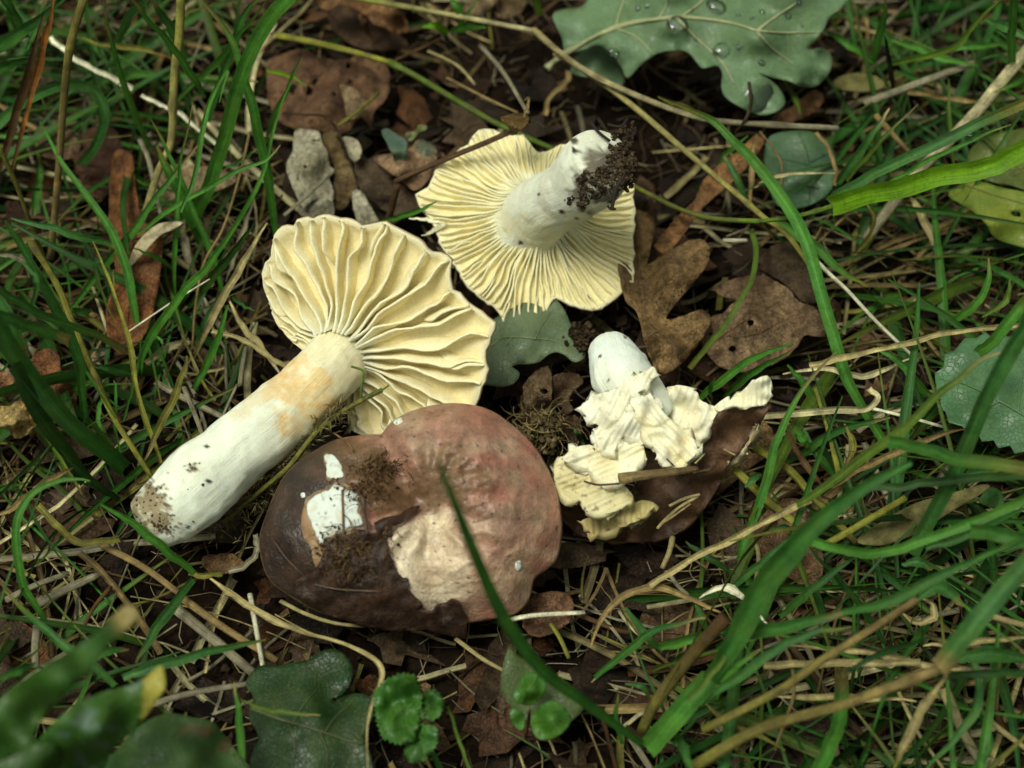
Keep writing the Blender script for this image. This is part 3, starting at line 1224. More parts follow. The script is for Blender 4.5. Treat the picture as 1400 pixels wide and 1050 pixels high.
dl = empty('dead_leaf', at_c(480, 830, .3), 'blackish rotten leaf with ragged edge draped over the front of the brown cap', 'leaf')
on_c('lamina', 'M3', [725, 468, 700, 500, 650, 540, 610, 560, 596, 600, 580, 610, 600, 680, 640, 765, 668, 775, 680, 800, 672, 820, 700, 850, 735, 885, 730, 905, 690, 905, 770, 912, 800, 885, 830, 882, 858, 862,
                      885, 875, 895, 905, 918, 940, 922, 1020, 880, 1030, 760, 1000, 600, 995, 440, 965, 300, 915, 210, 860, 190, 800, 240, 760, 275, 740, 300, 700, 330, 640, 380, 600, 470, 570, 500, 580, 540, 585, 530, 540, 570, 520, 640, 500, 690, 475],
     .09, dark_col, 'wet', .03, 3.0, 5.0, parent=dl, sub=3, offf=lambda x, y: .08 + .14 * fb(x * .03, y * .03, 2, 3) + .07 * fb(x * .09, y * .09, 6, 2))
for q, w in (([110, 620, 160, 690, 250, 780], 7), ([280, 800, 380, 820, 560, 830], 9), ([480, 430, 490, 500, 500, 590], 14), ([100, 540, 150, 560, 220, 640], 6)):
    pts = [at_c(x, y, .24) for x, y in cr(polyz('M3', q), 6)]
    g = tube_geo(pts, w * .32374 * .02 * .5, (.07, .045, .028), 6, .7, seedn())
    mk('vein', g[0], g[1], 'wet', g[2], parent=dl)
# fibrous rotting crumbs on the cap
b = Bag()
for i in range(1100):
    cx, cy, sx, sy = random.choice(((500, 668, 30, 14), (505, 745, 32, 24), (480, 760, 24, 28), (465, 745, 26, 14), (520, 640, 26, 10), (482, 780, 20, 14)))
    x, y = random.gauss(cx, sx * .7), random.gauss(cy, sy * .7)
    p = at_c(x, y, .10 + .12 * random.random())
    if random.random() < .45:
        a = random.uniform(0, 6.28)
        ln = random.uniform(.08, .35)
        d = (PC.e1 * math.cos(a) + PC.e2 * math.sin(a))
        k = d.cross(PC.n)
        pts = [p + d * ln * t + k * .12 * ln * math.sin(t * 3) + PC.n * .08 * math.sin(3.1 * t) for t in (0, .25, .5, .75, 1)]
        g = tube_geo(pts, random.uniform(.006, .014), mulc((.14, .085, .04), random.uniform(.3, 1.3)), 4, 1, seedn())
        b.add(g[0], g[1], g[2], g[3])
    else:
        g = crumb_geo(p - PC.n * .06, random.choice((.012, .02, .03, .045)), i + .7)
        b.add(g[0], g[1], mulc((.11, .062, .03), random.uniform(.3, 1.3)))
b.build('leaf_mould', 'dirt', 'brown fibrous leaf mould sticking to the cap', mC)
for q, w in (([395, 400, 398, 500, 400, 600, 402, 700], 9), ([580, 235, 530, 270, 470, 310], 12), ([360, 160, 420, 205, 440, 235], 8)):
    pts = [at_c(x, y, .12) for x, y in cr(polyz('M3', q), 6)]
    g = tube_geo(pts, w * .32374 * .02 * .5, (.16, .09, .04), 6, .8, seedn())
    mk('root_fibre', g[0], g[1], 'twig', g[2], parent=mC)

# --- broken mushroom
mD = empty('mushroom', P(900, 700, 0), 'broken mushroom with crumbled cream gills, white stump of stem and torn brown cap', 'mushroom', 'three picked mushrooms and a broken one')


def col_stub(x, y, w):
    c = mixc((.78, .85, .76), (.80, .81, .64), .5 * spot(x, y, 850, 540, 60, 40, 0, .03, .4))
    for sx, sy in ((820, 487), (855, 461), (832, 520)):
        c = mixc(c, (.05, .04, .03), spot(x, y, sx, sy, 2.5, 2.5, 0, .1, .2))
    return c


stem_mesh(mD, [(837, 482, 3.0, 33), (842, 500, 3.05, 38), (853, 520, 3.0, 39.5), (876, 545, 2.7, 37), (898, 570, 2.4, 28)], col_stub, bumps=.10, round_start=True)


def flap(name, outline, ctrl, c1, c2, sc=.05, rip=0.0, rdir=(1, 0), rf=.35, th=.22, jag=1.8, mat='flesh', spacing=2.4, wav=.06, dirt=.25):
    s = seedn()

    def colf(x, y):
        c = mixc(c1, c2, .4 + .8 * fb(x * .025 + s, y * .025, 3, 3))
        return mixc(c, (.13, .08, .035), dirt * 2.2 * sstep(.42, .7, fb(x * .11, y * .11, s, 3)))

    def ripf(x, y):
        return rip * math.sin((x * rdir[0] + y * rdir[1]) * rf + 2.5 * nz(x * .03, y * .03, s)) * .35 - .10 * (1 - min(1, abs(fb(x * .016 + s, y * .016, s, 1)) * 6)) + .008 * fb(x * .1, y * .1, s, 2) + (.055 if mat == 'flesh' else 0) * abs(math.sin((x * rdir[0] + y * rdir[1]) * .36 + 2.5 * nz(x * .015, y * .015, s)))
    return leaf(name, 'M4', outline, ctrl, c1, mat, th=th, jag=jag, spacing=spacing, wav=wav, wf=.035, parent=mD, colf=colf, ripple=ripf, sub=3)


CW, CY, CT = (.85, .83, .66), (.84, .74, .44), (.62, .48, .22)
# outside of the cap: a deep curled brown bowl
flap('cap_skin', [40, 722, 75, 712, 105, 790, 180, 830, 215, 850, 300, 840, 380, 790, 400, 740, 420, 660, 490, 590, 620, 620, 650, 640, 690, 560, 740, 450, 800, 412, 870, 405, 945, 408, 955, 440, 905, 520, 810, 640, 745, 760, 690, 850, 600, 940, 480, 985, 300, 992, 150, 952, 88, 880],
     [40, 722, 2.0, 100, 800, 1.9, 300, 850, 1.9, 420, 650, 2.1, 640, 650, 2.2, 740, 450, 3.1, 945, 410, 3.3, 860, 560, 2.2, 740, 760, 1.0, 600, 935, .3, 480, 980, .2, 300, 988, .1, 150, 950, .4, 88, 880, .9, 400, 900, 1.1, 560, 760, 1.5, 700, 680, 1.7],
     (.14, .072, .036), (.05, .024, .013), th=.10, jag=1.6, mat='oldskin', wav=.14, spacing=6, dirt=.1)
flap('torn_flesh', [165, 905, 220, 880, 330, 850, 420, 815, 470, 830, 440, 880, 380, 915, 300, 940, 220, 960, 190, 930], [165, 905, 1.55, 300, 940, 1.35, 470, 830, 1.95, 330, 870, 1.75], (.50, .42, .17), (.30, .22, .08), jag=4, dirt=.35)
flap('gill_flap', [50, 690, 90, 632, 180, 672, 240, 725, 330, 742, 385, 790, 380, 822, 300, 866, 200, 866, 178, 820, 110, 806, 70, 745], [50, 690, 2.5, 90, 632, 2.6, 240, 725, 2.45, 385, 800, 2.3, 300, 866, 2.2, 110, 806, 2.3],
     (.72, .66, .40), (.58, .50, .24), rip=.06, rdir=(.5, 1), rf=.3, dirt=.3)
flap('gill_flap', [528, 342, 560, 335, 605, 330, 640, 350, 662, 362, 670, 390, 705, 410, 735, 425, 722, 485, 668, 560, 640, 585, 600, 560, 565, 490, 552, 420], [528, 342, 2.9, 605, 330, 3.2, 735, 425, 3.0, 640, 580, 2.4, 560, 450, 2.4], CW, CY, rip=.10, rdir=(1, .25), rf=.28, dirt=.15)
flap('gill_flap', [170, 418, 185, 400, 232, 370, 300, 345, 350, 325, 400, 288, 440, 268, 470, 252, 492, 290, 462, 305, 440, 345, 395, 362, 372, 380, 380, 420, 410, 470, 435, 520, 430, 580, 400, 560, 350, 545, 330, 570, 300, 612, 262, 610, 240, 575, 222, 530, 240, 500, 195, 472],
     [170, 418, 3.2, 300, 345, 3.7, 470, 255, 3.95, 490, 290, 3.9, 380, 400, 3.8, 430, 570, 3.0, 300, 612, 2.9, 225, 530, 3.0, 330, 460, 3.55], CW, (.78, .74, .52), rip=.045, rdir=(1, .5), rf=.33, dirt=.12)
flap('gill_flap', [372, 382, 400, 360, 445, 345, 480, 395, 520, 445, 560, 482, 600, 520, 648, 560, 655, 615, 610, 660, 560, 668, 515, 675, 492, 640, 478, 600, 440, 530, 400, 470, 360, 440],
     [372, 382, 3.75, 445, 345, 3.6, 560, 482, 3.2, 655, 590, 2.9, 560, 668, 2.8, 480, 600, 3.0, 400, 460, 3.6, 470, 470, 3.35], CW, CY, rip=.16, rdir=(.75, -.66), rf=.24, dirt=.15)
flap('gill_flap', [112, 612, 150, 590, 205, 580, 240, 600, 292, 604, 342, 560, 420, 562, 432, 622, 400, 672, 372, 700, 312, 742, 250, 728, 190, 682, 95, 648], [112, 612, 2.9, 240, 590, 2.95, 342, 560, 3.1, 432, 622, 2.95, 312, 742, 2.7, 190, 682, 2.65, 300, 640, 2.6],
     (.82, .80, .62), CY, rip=.12, rdir=(.45, 1), rf=.22, dirt=.12)
flap('gill_flap', [730, 420, 760, 395, 792, 375, 796, 392, 850, 350, 900, 310, 935, 290, 962, 296, 972, 360, 942, 414, 860, 418, 800, 416, 752, 440], [730, 420, 3.1, 800, 416, 3.3, 935, 290, 4.1, 970, 350, 3.8, 942, 414, 3.45], (.82, .80, .60), (.78, .72, .46), th=.12, dirt=.05)
flap('torn_flesh', [860, 590, 905, 520, 920, 490, 905, 540, 850, 610, 800, 650, 790, 640], [860, 590, 2.1, 920, 490, 2.7, 790, 640, 1.7], (.55, .45, .27), (.4, .3, .17), jag=1)
# bits of wood and fibre lying across it
wd = stalk('M4', [330, 725, 420, 712, 520, 700, 600, 690, 662, 682], 3.2, 3.0, 56, 'T', name='wood_chip', mat='twig', flatk=.7, label='brown splinter of wood lying across the broken mushroom', cat='twig', end='B', taper=.5)
for q, w, c_ in (([180, 735, 240, 750, 330, 745], 10, 'B'), ([540, 840, 600, 810, 670, 790], 14, 'Q'), ([490, 935, 530, 890, 590, 840, 660, 800], 14, 'Q'), ([500, 920, 560, 880, 630, 830], 10, 'T'), ([640, 700, 690, 690, 720, 680, 740, 650], 14, 'B'), ([650, 660, 690, 620], 8, 'Q'), ([530, 640, 560, 670], 7, 'X'), ([770, 600, 820, 625], 10, 'Q')):
    stalk('M4', q, 3.0 if q[1] < 760 else 2.1, 2.9 if q[1] < 760 else 2.2, w, c_, parent=mD, name='fibre', mat='twig')
# ------------------------------------------------------------------ leaves
# green oak leaf with water drops, top of the picture
OAKG = (.145, .245, .12)
oak_ctrl = [80, 290, 1.6, 170, 230, 1.9, 390, 110, 2.7, 640, 75, 3.2, 980, 130, 3.6, 1250, 140, 3.4, 130, 60, 2.4, 430, 330, 2.0, 600, 225, 2.5, 750, 290, 2.6, 850, 350, 2.5, 1000, 480, 2.1, 1090, 440, 2.2, 980, 305, 2.8,
            1130, 340, 2.6, 1220, 370, 1.8, 1300, 240, 2.4, 1330, 50, 3.2, 640, -60, 3.8, 1100, -60, 4.0]
oak, oak_h = leaf('oak_leaf', 'TO', [165, 215, 150, 160, 110, 70, 150, 40, 230, 30, 270, -20, 330, -90, 600, -120, 900, -140, 1150, -120, 1380, -60, 1340, 30, 1290, 70, 1260, 130, 1200, 200, 1210, 215, 1260, 205, 1298, 240, 1290, 300, 1240, 360, 1180, 372, 1120, 345, 1050, 330, 985, 308,
                                     1050, 350, 1090, 400, 1098, 440, 1060, 475, 1000, 488, 930, 465, 850, 415, 828, 370, 832, 310, 810, 278, 750, 288, 722, 262, 690, 225, 640, 212, 560, 225, 490, 270, 430, 330, 400, 280, 350, 220, 300, 190, 230, 215],
                  oak_ctrl, OAKG, 'leaf', mulc(OAKG, .82), spacing=9, th=.035, wav=.12,
                  veins=[([85, 290, 170, 222, 390, 112, 600, 76, 700, 74, 860, 95, 980, 130], 30), ([980, 130, 1090, 138, 1250, 135], 12), ([640, 76, 720, 160, 830, 262, 880, 350], 13), ([980, 130, 1060, 70, 1150, 10], 12), ([380, 112, 400, 40, 420, -20], 9), ([380, 118, 470, 160, 540, 230], 9),
                         ([660, 70, 740, 10, 800, -50], 10), ([980, 135, 1050, 210, 1150, 280], 11), ([560, 80, 590, 30, 600, -40], 7)],
                  vcol=(.46, .47, .25), label='green oak leaf with raised pale veins and water drops, at the top edge', cat='leaf')
# its lobe that hangs below, seen darker behind the straws
leaf('oak_leaf', 'TO', [190, 300, 210, 240, 290, 190, 340, 210, 400, 290, 415, 350, 380, 365, 300, 330, 230, 322], [190, 300, 1.0, 300, 200, 1.4, 410, 350, .8], OAKG, 'leaf', mulc(OAKG, .7), label='rounded green leaf lobe tucked under the drop-covered oak leaf', cat='leaf', group='green leaves lying in the grass')
leaf('green_leaf', 'CR', [640, 130, 650, 40, 700, 5, 820, -5, 900, 20, 950, 80, 970, 160, 950, 240, 900, 300, 800, 340, 700, 330, 660, 240], [640, 130, 1.2, 820, 0, 1.6, 960, 150, 1.3, 800, 330, .9, 800, 160, 1.45], (.07, .15, .075), 'leaf', (.05, .11, .05),
     veins=[([790, -5, 830, 90, 850, 200, 840, 330], 8), ([840, 140, 900, 110, 950, 90], 5), ([840, 150, 760, 130, 680, 120], 5)], vcol=(.05, .10, .05), label='dull green leaf lying flat under pale straws below the big oak leaf', cat='leaf', group='green leaves lying in the grass')


def drop(x, y, r, lab, grp=None, z='TO', h=None, sq=.55):
    px, py = zp(z, x, y)
    c = P(px, py, (oak_h(px, py) if h is None else h) + .02)
    rc = r * ZN[z][2] * cm_per_px(c)
    v, f = [], []
    e = .05
    n0 = (P(px, py - 4, (oak_h(px, py - 4) if h is None else h)) - c)
    n1 = (P(px + 4, py, (oak_h(px + 4, py) if h is None else h)) - c)
    nn = n1.cross(n0).normalized()
    if nn.dot(AX_V) < 0:
        nn = -nn
    a = nn.cross(Vector((.3, .8, .1))).normalized()
    b = nn.cross(a)
    M, K = 20, 8
    for j in range(K):
        el = math.pi / 2 * j / K
        for i in range(M):
            t = 2 * math.pi * i / M
            k = rc * math.cos(el) ** .8 * (1 + .1 * math.sin(t * 2 + x))
            v.append(c + a * math.cos(t) * k + b * math.sin(t) * k + nn * math.sin(el) * rc * sq)
    v.append(c + nn * rc * sq)
    v.append(c - nn * .01)
    for j in range(K - 1):
        for i in range(M):
            f.append((j * M + i, j * M + (i + 1) % M, (j + 1) * M + (i + 1) % M, (j + 1) * M + i))
    for i in range(M):
        f.append(((K - 1) * M + i, (K - 1) * M + (i + 1) % M, K * M))
        f.append(((i + 1) % M, i, K * M + 1))
    mk('water_drop', v, f, 'water', label=lab, cat='water drop', group=grp)


drop(640, 108, 50, 'large water drop on the midrib of the green oak leaf', 'water drops on the oak leaf')
drop(830, 212, 38, 'bright round water drop in the middle of the oak leaf', 'water drops on the oak leaf')
drop(806, 28, 42, 'water drop above the midrib of the oak leaf, near the top edge', 'water drops on the oak leaf')
drop(985, 420, 78, 'broad flat water drop on the hanging tip lobe of the oak leaf', 'water drops on the oak leaf', sq=.25)
for x, y, r, w in ((1000, 268, 17, 'at the notch above the hanging tip lobe'), (475, 35, 16, 'left of the close pair'), (515, 22, 15, 'right of the close pair'),
                   (372, 225, 21, 'on the lower lobe nearest the leaf stalk'), (700, 40, 11, 'just above the large drop on the midrib'), (900, 66, 11, 'left of two above the midrib'),
                   (960, 76, 11, 'right of two above the midrib'), (1112, 66, 14, 'beside the upper right side vein'), (1156, 5, 17, 'touching the top edge'),
                   (905, 196, 15, 'right of the bright round drop'), (1002, 50, 13, 'above the fork of the midrib'), (720, 165, 9, 'on the vein left of the bright drop'), (1172, 108, 8, 'on the rightmost part of the leaf')):
    drop(x, y, r, 'tiny water drop on the oak leaf, ' + w, 'water drops on the oak leaf')
drop(820, 552, 17, 'small clear water drop on a grass blade at the upper edge of the grass', None, 'TR', 4.6, .8)

# grey green oak leaf between the mushrooms
leaf('oak_leaf', 'CC', [90, 250, 130, 180, 200, 130, 330, 60, 480, 20, 560, 80, 610, 180, 640, 260, 690, 320, 700, 380, 660, 412, 620, 410, 580, 375, 530, 355, 480, 370, 430, 410, 370, 428, 300, 430, 262, 442, 300, 470, 306, 500, 270, 545, 210, 562, 140, 555, 80, 540, 60, 480, 90, 400, 60, 330],
     [90, 250, .9, 480, 20, 1.1, 690, 380, 1.2, 480, 370, 1.1, 270, 545, .9, 80, 540, .9, 330, 280, 1.35], (.16, .21, .12), 'leaf', (.11, .165, .085), spacing=8,
     veins=[([135, 320, 190, 280, 260, 265, 400, 275, 520, 290, 640, 350], 11), ([260, 265, 220, 330, 200, 440], 5), ([400, 275, 440, 200, 500, 110], 5)], vcol=(.25, .27, .13), label='grey-green oak leaf lying between the mushrooms, yellow rimmed', cat='leaf', group='green leaves lying in the grass')
# fresh leaflet near the broken mushroom
leaf('leaflet', 'CC', [630, 810, 660, 830, 690, 880, 700, 920, 670, 900, 645, 860], [630, 810, 1.4, 700, 920, .8], 'U', 'leaf', label='pointed green leaflet beside the left edge of the broken mushroom', cat='leaf', group='green leaves lying in the grass')

# toothed green leaf at the right edge


def toothed(pts, amp, per):
    out = []
    for i in range(len(pts)):
        a, b = pts[i], pts[(i + 1) % len(pts)]
        n = max(1, int(math.hypot(a[0] - b[0], a[1] - b[1]) / per))
        for k in range(n):
            t = k / n
            out.append((lerp(a[0], b[0], t), lerp(a[1], b[1], t)))
            dx, dy = b[0] - a[0], b[1] - a[1]
            d = math.hypot(dx, dy)
            out.append((lerp(a[0], b[0], t + .6 / n) + dy / d * amp, lerp(a[1], b[1], t + .6 / n) - dx / d * amp))
    return [c for p in out for c in p]


leaf('toothed_leaf', 'R', toothed([(735, 470), (760, 400), (800, 340), (880, 295), (990, 290), (1100, 330), (1200, 450), (1180, 640), (1060, 700), (940, 660), (830, 610), (770, 560)], 22, 48), [735, 470, 2.2, 880, 295, 2.6, 1100, 330, 3.0, 1180, 640, 2.6, 830, 610, 2.0, 940, 470, 2.75],
     (.085, .20, .085), 'leaf', (.06, .15, .06), spacing=8, sub=1, th=.03, veins=[([1100, 600, 960, 520, 840, 460, 750, 440], 9), ([960, 520, 930, 420, 890, 320], 6), ([1030, 560, 1040, 460, 1060, 350], 6), ([960, 520, 880, 570, 840, 600], 5), ([860, 470, 820, 410, 810, 360], 5)],
     vcol=(.11, .22, .10), label='saw-toothed green leaf among the grass at the right edge', cat='leaf', group='green leaves lying in the grass')
leaf('leaflet', 'R', [890, 870, 930, 830, 970, 850, 975, 900, 940, 905, 900, 890], [890, 870, 1.8, 975, 900, 1.4], 'U', 'leaf', label='small lobed leaflet below the saw-toothed leaf', cat='leaf', group='green leaves lying in the grass')
leaf('yellowing_leaf', 'TR', [740, 800, 800, 755, 870, 745, 960, 770, 1080, 800, 1120, 900, 1080, 1010, 1000, 1000, 930, 975, 890, 915, 830, 860], [740, 800, 1.2, 870, 745, 1.7, 1080, 800, 1.9, 1000, 1000, 1.0, 930, 870, 1.7], (.25, .30, .035), 'leaf', (.15, .23, .03),
     veins=[([790, 750, 900, 790, 1000, 820, 1100, 850], 7)], vcol=(.2, .22, .06), holes=[[1000, 865, 1030, 870, 1035, 890, 1005, 885]], label='yellow-green leaf with a brown rim at the right edge', cat='leaf', group='green leaves lying in the grass')
leaf('green_leaf', 'TR', [820, 640, 850, 590, 920, 555, 1000, 535, 1100, 540, 1100, 770, 1000, 760, 900, 740, 840, 700], [820, 640, 1.6, 1000, 535, 2.0, 1080, 760, 1.6, 900, 740, 1.3], (.13, .18, .03), 'leaf', (.09, .12, .025), label='olive green leaf behind the bright wide blade at the right edge', cat='leaf', group='green leaves lying in the grass')

# blurred leaves close to the lens, lower left
GLF = (.042, .130, .016)
leaf('foreground_leaf', 'BL', [-60, 860, 0, 815, 100, 735, 180, 690, 260, 640, 330, 590, 380, 540, 420, 505, 450, 515, 462, 545, 420, 590, 380, 625, 330, 680, 300, 725, 240, 790, 180, 850, 130, 900, 100, 970, 40, 1010, -60, 1040], [-60, 860, 9, 260, 640, 10.5, 450, 520, 10.0, 130, 900, 8.5, -60, 1040, 7.5, 200, 740, 11],
     GLF, 'leaf', mulc(GLF, .6), spacing=9, colf=lambda x, y: mixc(mixc(GLF, mulc(GLF, .6), .5 + fb(x * .02, y * .02, 3, 2)), (.30, .24, .08), sstep(140, 170, x - .5 * (y - 850) + 6 * nz(x * .1, y * .1))),
     label='blurred broad green leaf with brownish tip, closest to the camera at lower left', cat='leaf', group='blurred leaves at lower left')
leaf('foreground_leaf', 'BL', [60, 1070, 120, 965, 220, 862, 330, 800, 450, 768, 500, 735, 540, 708, 552, 780, 520, 830, 480, 890, 430, 940, 370, 1000, 310, 1080], [60, 1070, 5, 220, 862, 6.5, 545, 720, 6.0, 430, 940, 5.0, 310, 1080, 4.2, 320, 900, 6.3],
     GLF, 'leaf', mulc(GLF, .75), spacing=9, colf=lambda x, y: mixc(mixc(GLF, (.12, .20, .14), .85 * sstep(.1, .45, fb(x * .03, y * .05, 3, 3))), (.40, .36, .06), sstep(192, 200, x + 3 * nz(x * .1, y * .1))),
     label='blurred green leaf with pale bloom and yellow tip at lower left', cat='leaf', group='blurred leaves at lower left')
leaf('foreground_leaf', 'BL', [300, 1080, 380, 1000, 470, 905, 560, 868, 640, 880, 710, 895, 745, 935, 775, 975, 800, 1080], [300, 1080, 2.6, 470, 905, 3.6, 640, 880, 3.2, 780, 1000, 2.4, 560, 1000, 3.4],
     (.06, .13, .032), 'leaf', (.035, .09, .022), spacing=8, colf=lambda x, y: mixc(mixc((.06, .13, .032), (.035, .09, .022), .5 + fb(x * .03, y * .03, 8, 2)), (.13, .07, .03), max(.8 * spot(x, y, 275, 998, 22, 10, 0, .05, .7), .8 * spot(x, y, 305, 1020, 10, 10, 0, .1, .7))),
     label='green leaf with brown patches at the bottom edge, rightmost of the blurred leaves', cat='leaf', group='blurred leaves at lower left')
leaf('foreground_leaf', 'BL', [-60, 1000, 40, 990, 140, 960, 230, 1000, 300, 1080, -60, 1100], [-60, 1000, 6, 140, 960, 6, 300, 1080, 4], mulc(GLF, .8), 'leaf', mulc(GLF, .5), label='blurred dark green leaf filling the lower left corner', cat='leaf', group='blurred leaves at lower left')

# dark green oak leaf at the bottom
leaf('oak_leaf', 'BM', [-112, 300, -60, 265, 0, 270, 60, 255, 120, 245, 165, 215, 228, 200, 285, 235, 305, 300, 280, 365, 235, 405, 290, 385, 345, 382, 390, 412, 385, 480, 350, 560, 380, 640, 360, 760, 100, 800, -100, 780, -110, 640, -80, 560, -120, 480, -100, 400, -130, 350],
     [-110, 300, 1.0, 228, 200, 1.3, 390, 420, 1.1, 360, 760, .9, -100, 780, .8, 130, 480, 1.5, 235, 405, .9], (.018, .055, .012), 'leaf', (.011, .036, .008), spacing=8,
     veins=[([-110, 440, 0, 482, 130, 520, 335, 590], 20), ([60, 500, 110, 420, 180, 340], 6), ([190, 540, 240, 470, 300, 420], 6), ([0, 482, -20, 420, -40, 360], 6), ([40, 500, 70, 580, 60, 680], 6), ([170, 535, 200, 620, 195, 720], 6)], vcol=(.10, .12, .05),
     holes=[[222, 400, 234, 398, 240, 408, 228, 412]], label='dark green oak leaf at the bottom edge beneath the brown cap', cat='leaf', group='green leaves lying in the grass')

# crinkled seedling
SV = [[([560, 560, 500, 450, 470, 330], 7), ([500, 450, 440, 420, 405, 390], 5), ([510, 470, 560, 400, 560, 330], 5), ([530, 510, 470, 530, 430, 540], 5)], [([590, 470, 630, 430, 650, 385], 5), ([625, 435, 665, 440], 4)], [([590, 520, 585, 580, 570, 650], 5), ([586, 570, 630, 560], 4), ([586, 575, 530, 610], 4)]]
sdl = empty('seedling', P(560, 985, 0), 'small bright green crinkled seedling with toothed leaves at the bottom', 'seedling')
leaf('leaf', 'BM', toothed([(390, 380), (440, 330), (500, 302), (560, 312), (582, 365), (580, 430), (570, 500), (560, 570), (490, 585), (430, 560), (405, 480)], 11, 17), [390, 380, 2.3, 500, 302, 2.7, 582, 400, 1.9, 490, 580, 2.1, 500, 440, 1.9], (.042, .16, .014), 'leaf', (.026, .11, .01), spacing=5, sub=1, wav=.2, wf=.06, parent=sdl, vcol=(.07, .2, .03), veins=SV.pop(0))
leaf('leaf', 'BM', toothed([(582, 420), (610, 370), (650, 372), (678, 425), (660, 470), (620, 490), (585, 480)], 9, 15), [582, 420, 1.8, 640, 372, 2.4, 660, 470, 2.0], (.045, .16, .02), 'leaf', (.025, .09, .015), spacing=5, sub=1, wav=.2, wf=.06, parent=sdl, vcol=(.07, .2, .03), veins=SV.pop(0))
leaf('leaf', 'BM', toothed([(540, 560), (600, 510), (645, 520), (642, 590), (600, 650), (540, 665), (515, 620)], 10, 16), [540, 560, 1.8, 645, 520, 2.2, 600, 650, 1.9], (.05, .18, .022), 'leaf', (.03, .11, .02), spacing=5, sub=1, wav=.2, wf=.06, parent=sdl, vcol=(.07, .2, .03), veins=SV.pop(0))
stalk('BM', [560, 470, 580, 540, 590, 640], 1.9, -.3, 12, 'V', parent=sdl, name='stem')
# glossy little plant
gp = empty('plantlet', P(730, 985, 0), 'little plant with rounded glossy green leaves in front of a blurred blade', 'plant')
leaf('leaf', 'BM', [930, 215, 950, 195, 985, 230, 1070, 275, 1180, 335, 1245, 430, 1200, 490, 1150, 520, 1060, 500, 1000, 480, 935, 420, 905, 345], [930, 215, 1.7, 1070, 275, 1.4, 1245, 430, 1.2, 1000, 480, 1.0], (.10, .14, .05), 'leaf', (.075, .11, .035), parent=gp)
leaf('leaf', 'BM', [985, 330, 1010, 298, 1060, 300, 1090, 340, 1080, 390, 1040, 425, 990, 425, 955, 395], [985, 330, 2.3, 1090, 340, 2.4, 1040, 425, 2.0, 1030, 360, 2.65], (.05, .17, .014), 'leaf', (.05, .16, .02), parent=gp, veins=[([1060, 310, 1010, 380, 990, 425], 6)], vcol=(.1, .25, .04))
leaf('leaf', 'BM', [1030, 480, 1070, 430, 1130, 410, 1190, 470, 1180, 520, 1130, 560, 1070, 568, 1040, 540], [1030, 480, 2.0, 1130, 410, 2.4, 1190, 500, 2.3, 1070, 568, 2.0, 1110, 480, 2.6], (.05, .17, .014), 'leaf', (.05, .15, .02), parent=gp, veins=[([1040, 500, 1110, 490, 1180, 490], 6)], vcol=(.1, .25, .04))
leaf('leaf', 'BM', [945, 450, 970, 440, 1005, 470, 1005, 520, 985, 530, 950, 495], [945, 450, 2.0, 1005, 520, 1.7], (.06, .20, .025), 'leaf', (.045, .14, .02), parent=gp)
stalk('BM', [1025, 450, 1020, 500, 1010, 560], 1.9, -.3, 14, 'B', parent=gp, name='stem')

# dead leaves
leaf('dead_leaf', 'DN', [20, -60, 100, -40, 155, 10, 140, 130, 108, 268, 200, 205, 300, 150, 390, 118, 450, 125, 482, 175, 475, 240, 440, 310, 380, 390, 300, 480, 220, 592, 300, 585, 390, 550, 440, 542, 485, 575, 480, 640, 420, 740, 340, 840, 260, 900, 200, 928, 150, 880, 90, 720, 50, 560, -20, 480, -60, 300, -60, 60],
     [20, -60, 1.2, 155, 10, .9, 108, 268, .9, 450, 125, 1.8, 475, 240, 1.5, 220, 592, 1.1, 480, 600, 1.3, 340, 840, .9, 200, 928, 1.2, 90, 720, 1.7, -40, 300, 1.3, 250, 330, 1.9, 250, 740, 1.6], (.30, .195, .095), 'dead', (.22, .135, .062), spacing=8,
     veins=[([180, 920, 120, 760, 80, 600, 90, 500, 60, 330, 40, 100], 10), ([90, 500, 180, 420, 300, 300, 430, 170], 6), ([110, 700, 220, 650, 380, 610], 5)], vcol=(.22, .14, .07), label='tan dead oak leaf with rounded lobes right of the upturned mushroom', cat='leaf', group='dead leaves on the ground')
leaf('dead_leaf', 'DN', [490, 590, 560, 560, 620, 500, 640, 480, 540, 450, 520, 400, 640, 350, 760, 332, 860, 360, 960, 420, 1010, 490, 1100, 520, 1160, 580, 1190, 690, 1120, 700, 1050, 690, 1000, 760, 900, 850, 760, 900, 620, 910, 520, 860, 460, 790, 440, 720],
     [490, 590, .7, 640, 480, .8, 640, 350, 1.0, 860, 360, 1.0, 1100, 520, 1.1, 1190, 690, 1.2, 1000, 760, .6, 620, 910, .4, 460, 790, .6, 760, 600, 1.3, 950, 640, .9], (.27, .185, .115), 'dead', (.17, .10, .06), spacing=8,
     holes=[[702, 612, 720, 598, 748, 604, 742, 630, 715, 638], [595, 768, 615, 752, 640, 765, 628, 790, 600, 785], [478, 680, 490, 672, 500, 688, 485, 698]],
     veins=[([450, 780, 560, 690, 720, 590, 900, 490], 9), ([560, 690, 700, 700, 850, 640, 1000, 560], 5), ([720, 590, 720, 520, 760, 440], 5)], vcol=(.22, .14, .07), label='greyish brown dead leaf with insect holes, right of the tan oak leaf', cat='leaf', group='dead leaves on the ground')
leaf('dead_leaf', 'DN', [780, 230, 880, 150, 1000, 130, 1060, 240, 1100, 330, 1120, 480, 1050, 500, 960, 410, 860, 340, 790, 310], [780, 230, .5, 1000, 130, .9, 1120, 480, .8, 900, 280, .9], (.10, .07, .045), 'dead', (.06, .04, .025), label='dark brown dead leaf behind the leaf with insect holes', cat='leaf', group='dead leaves on the ground')
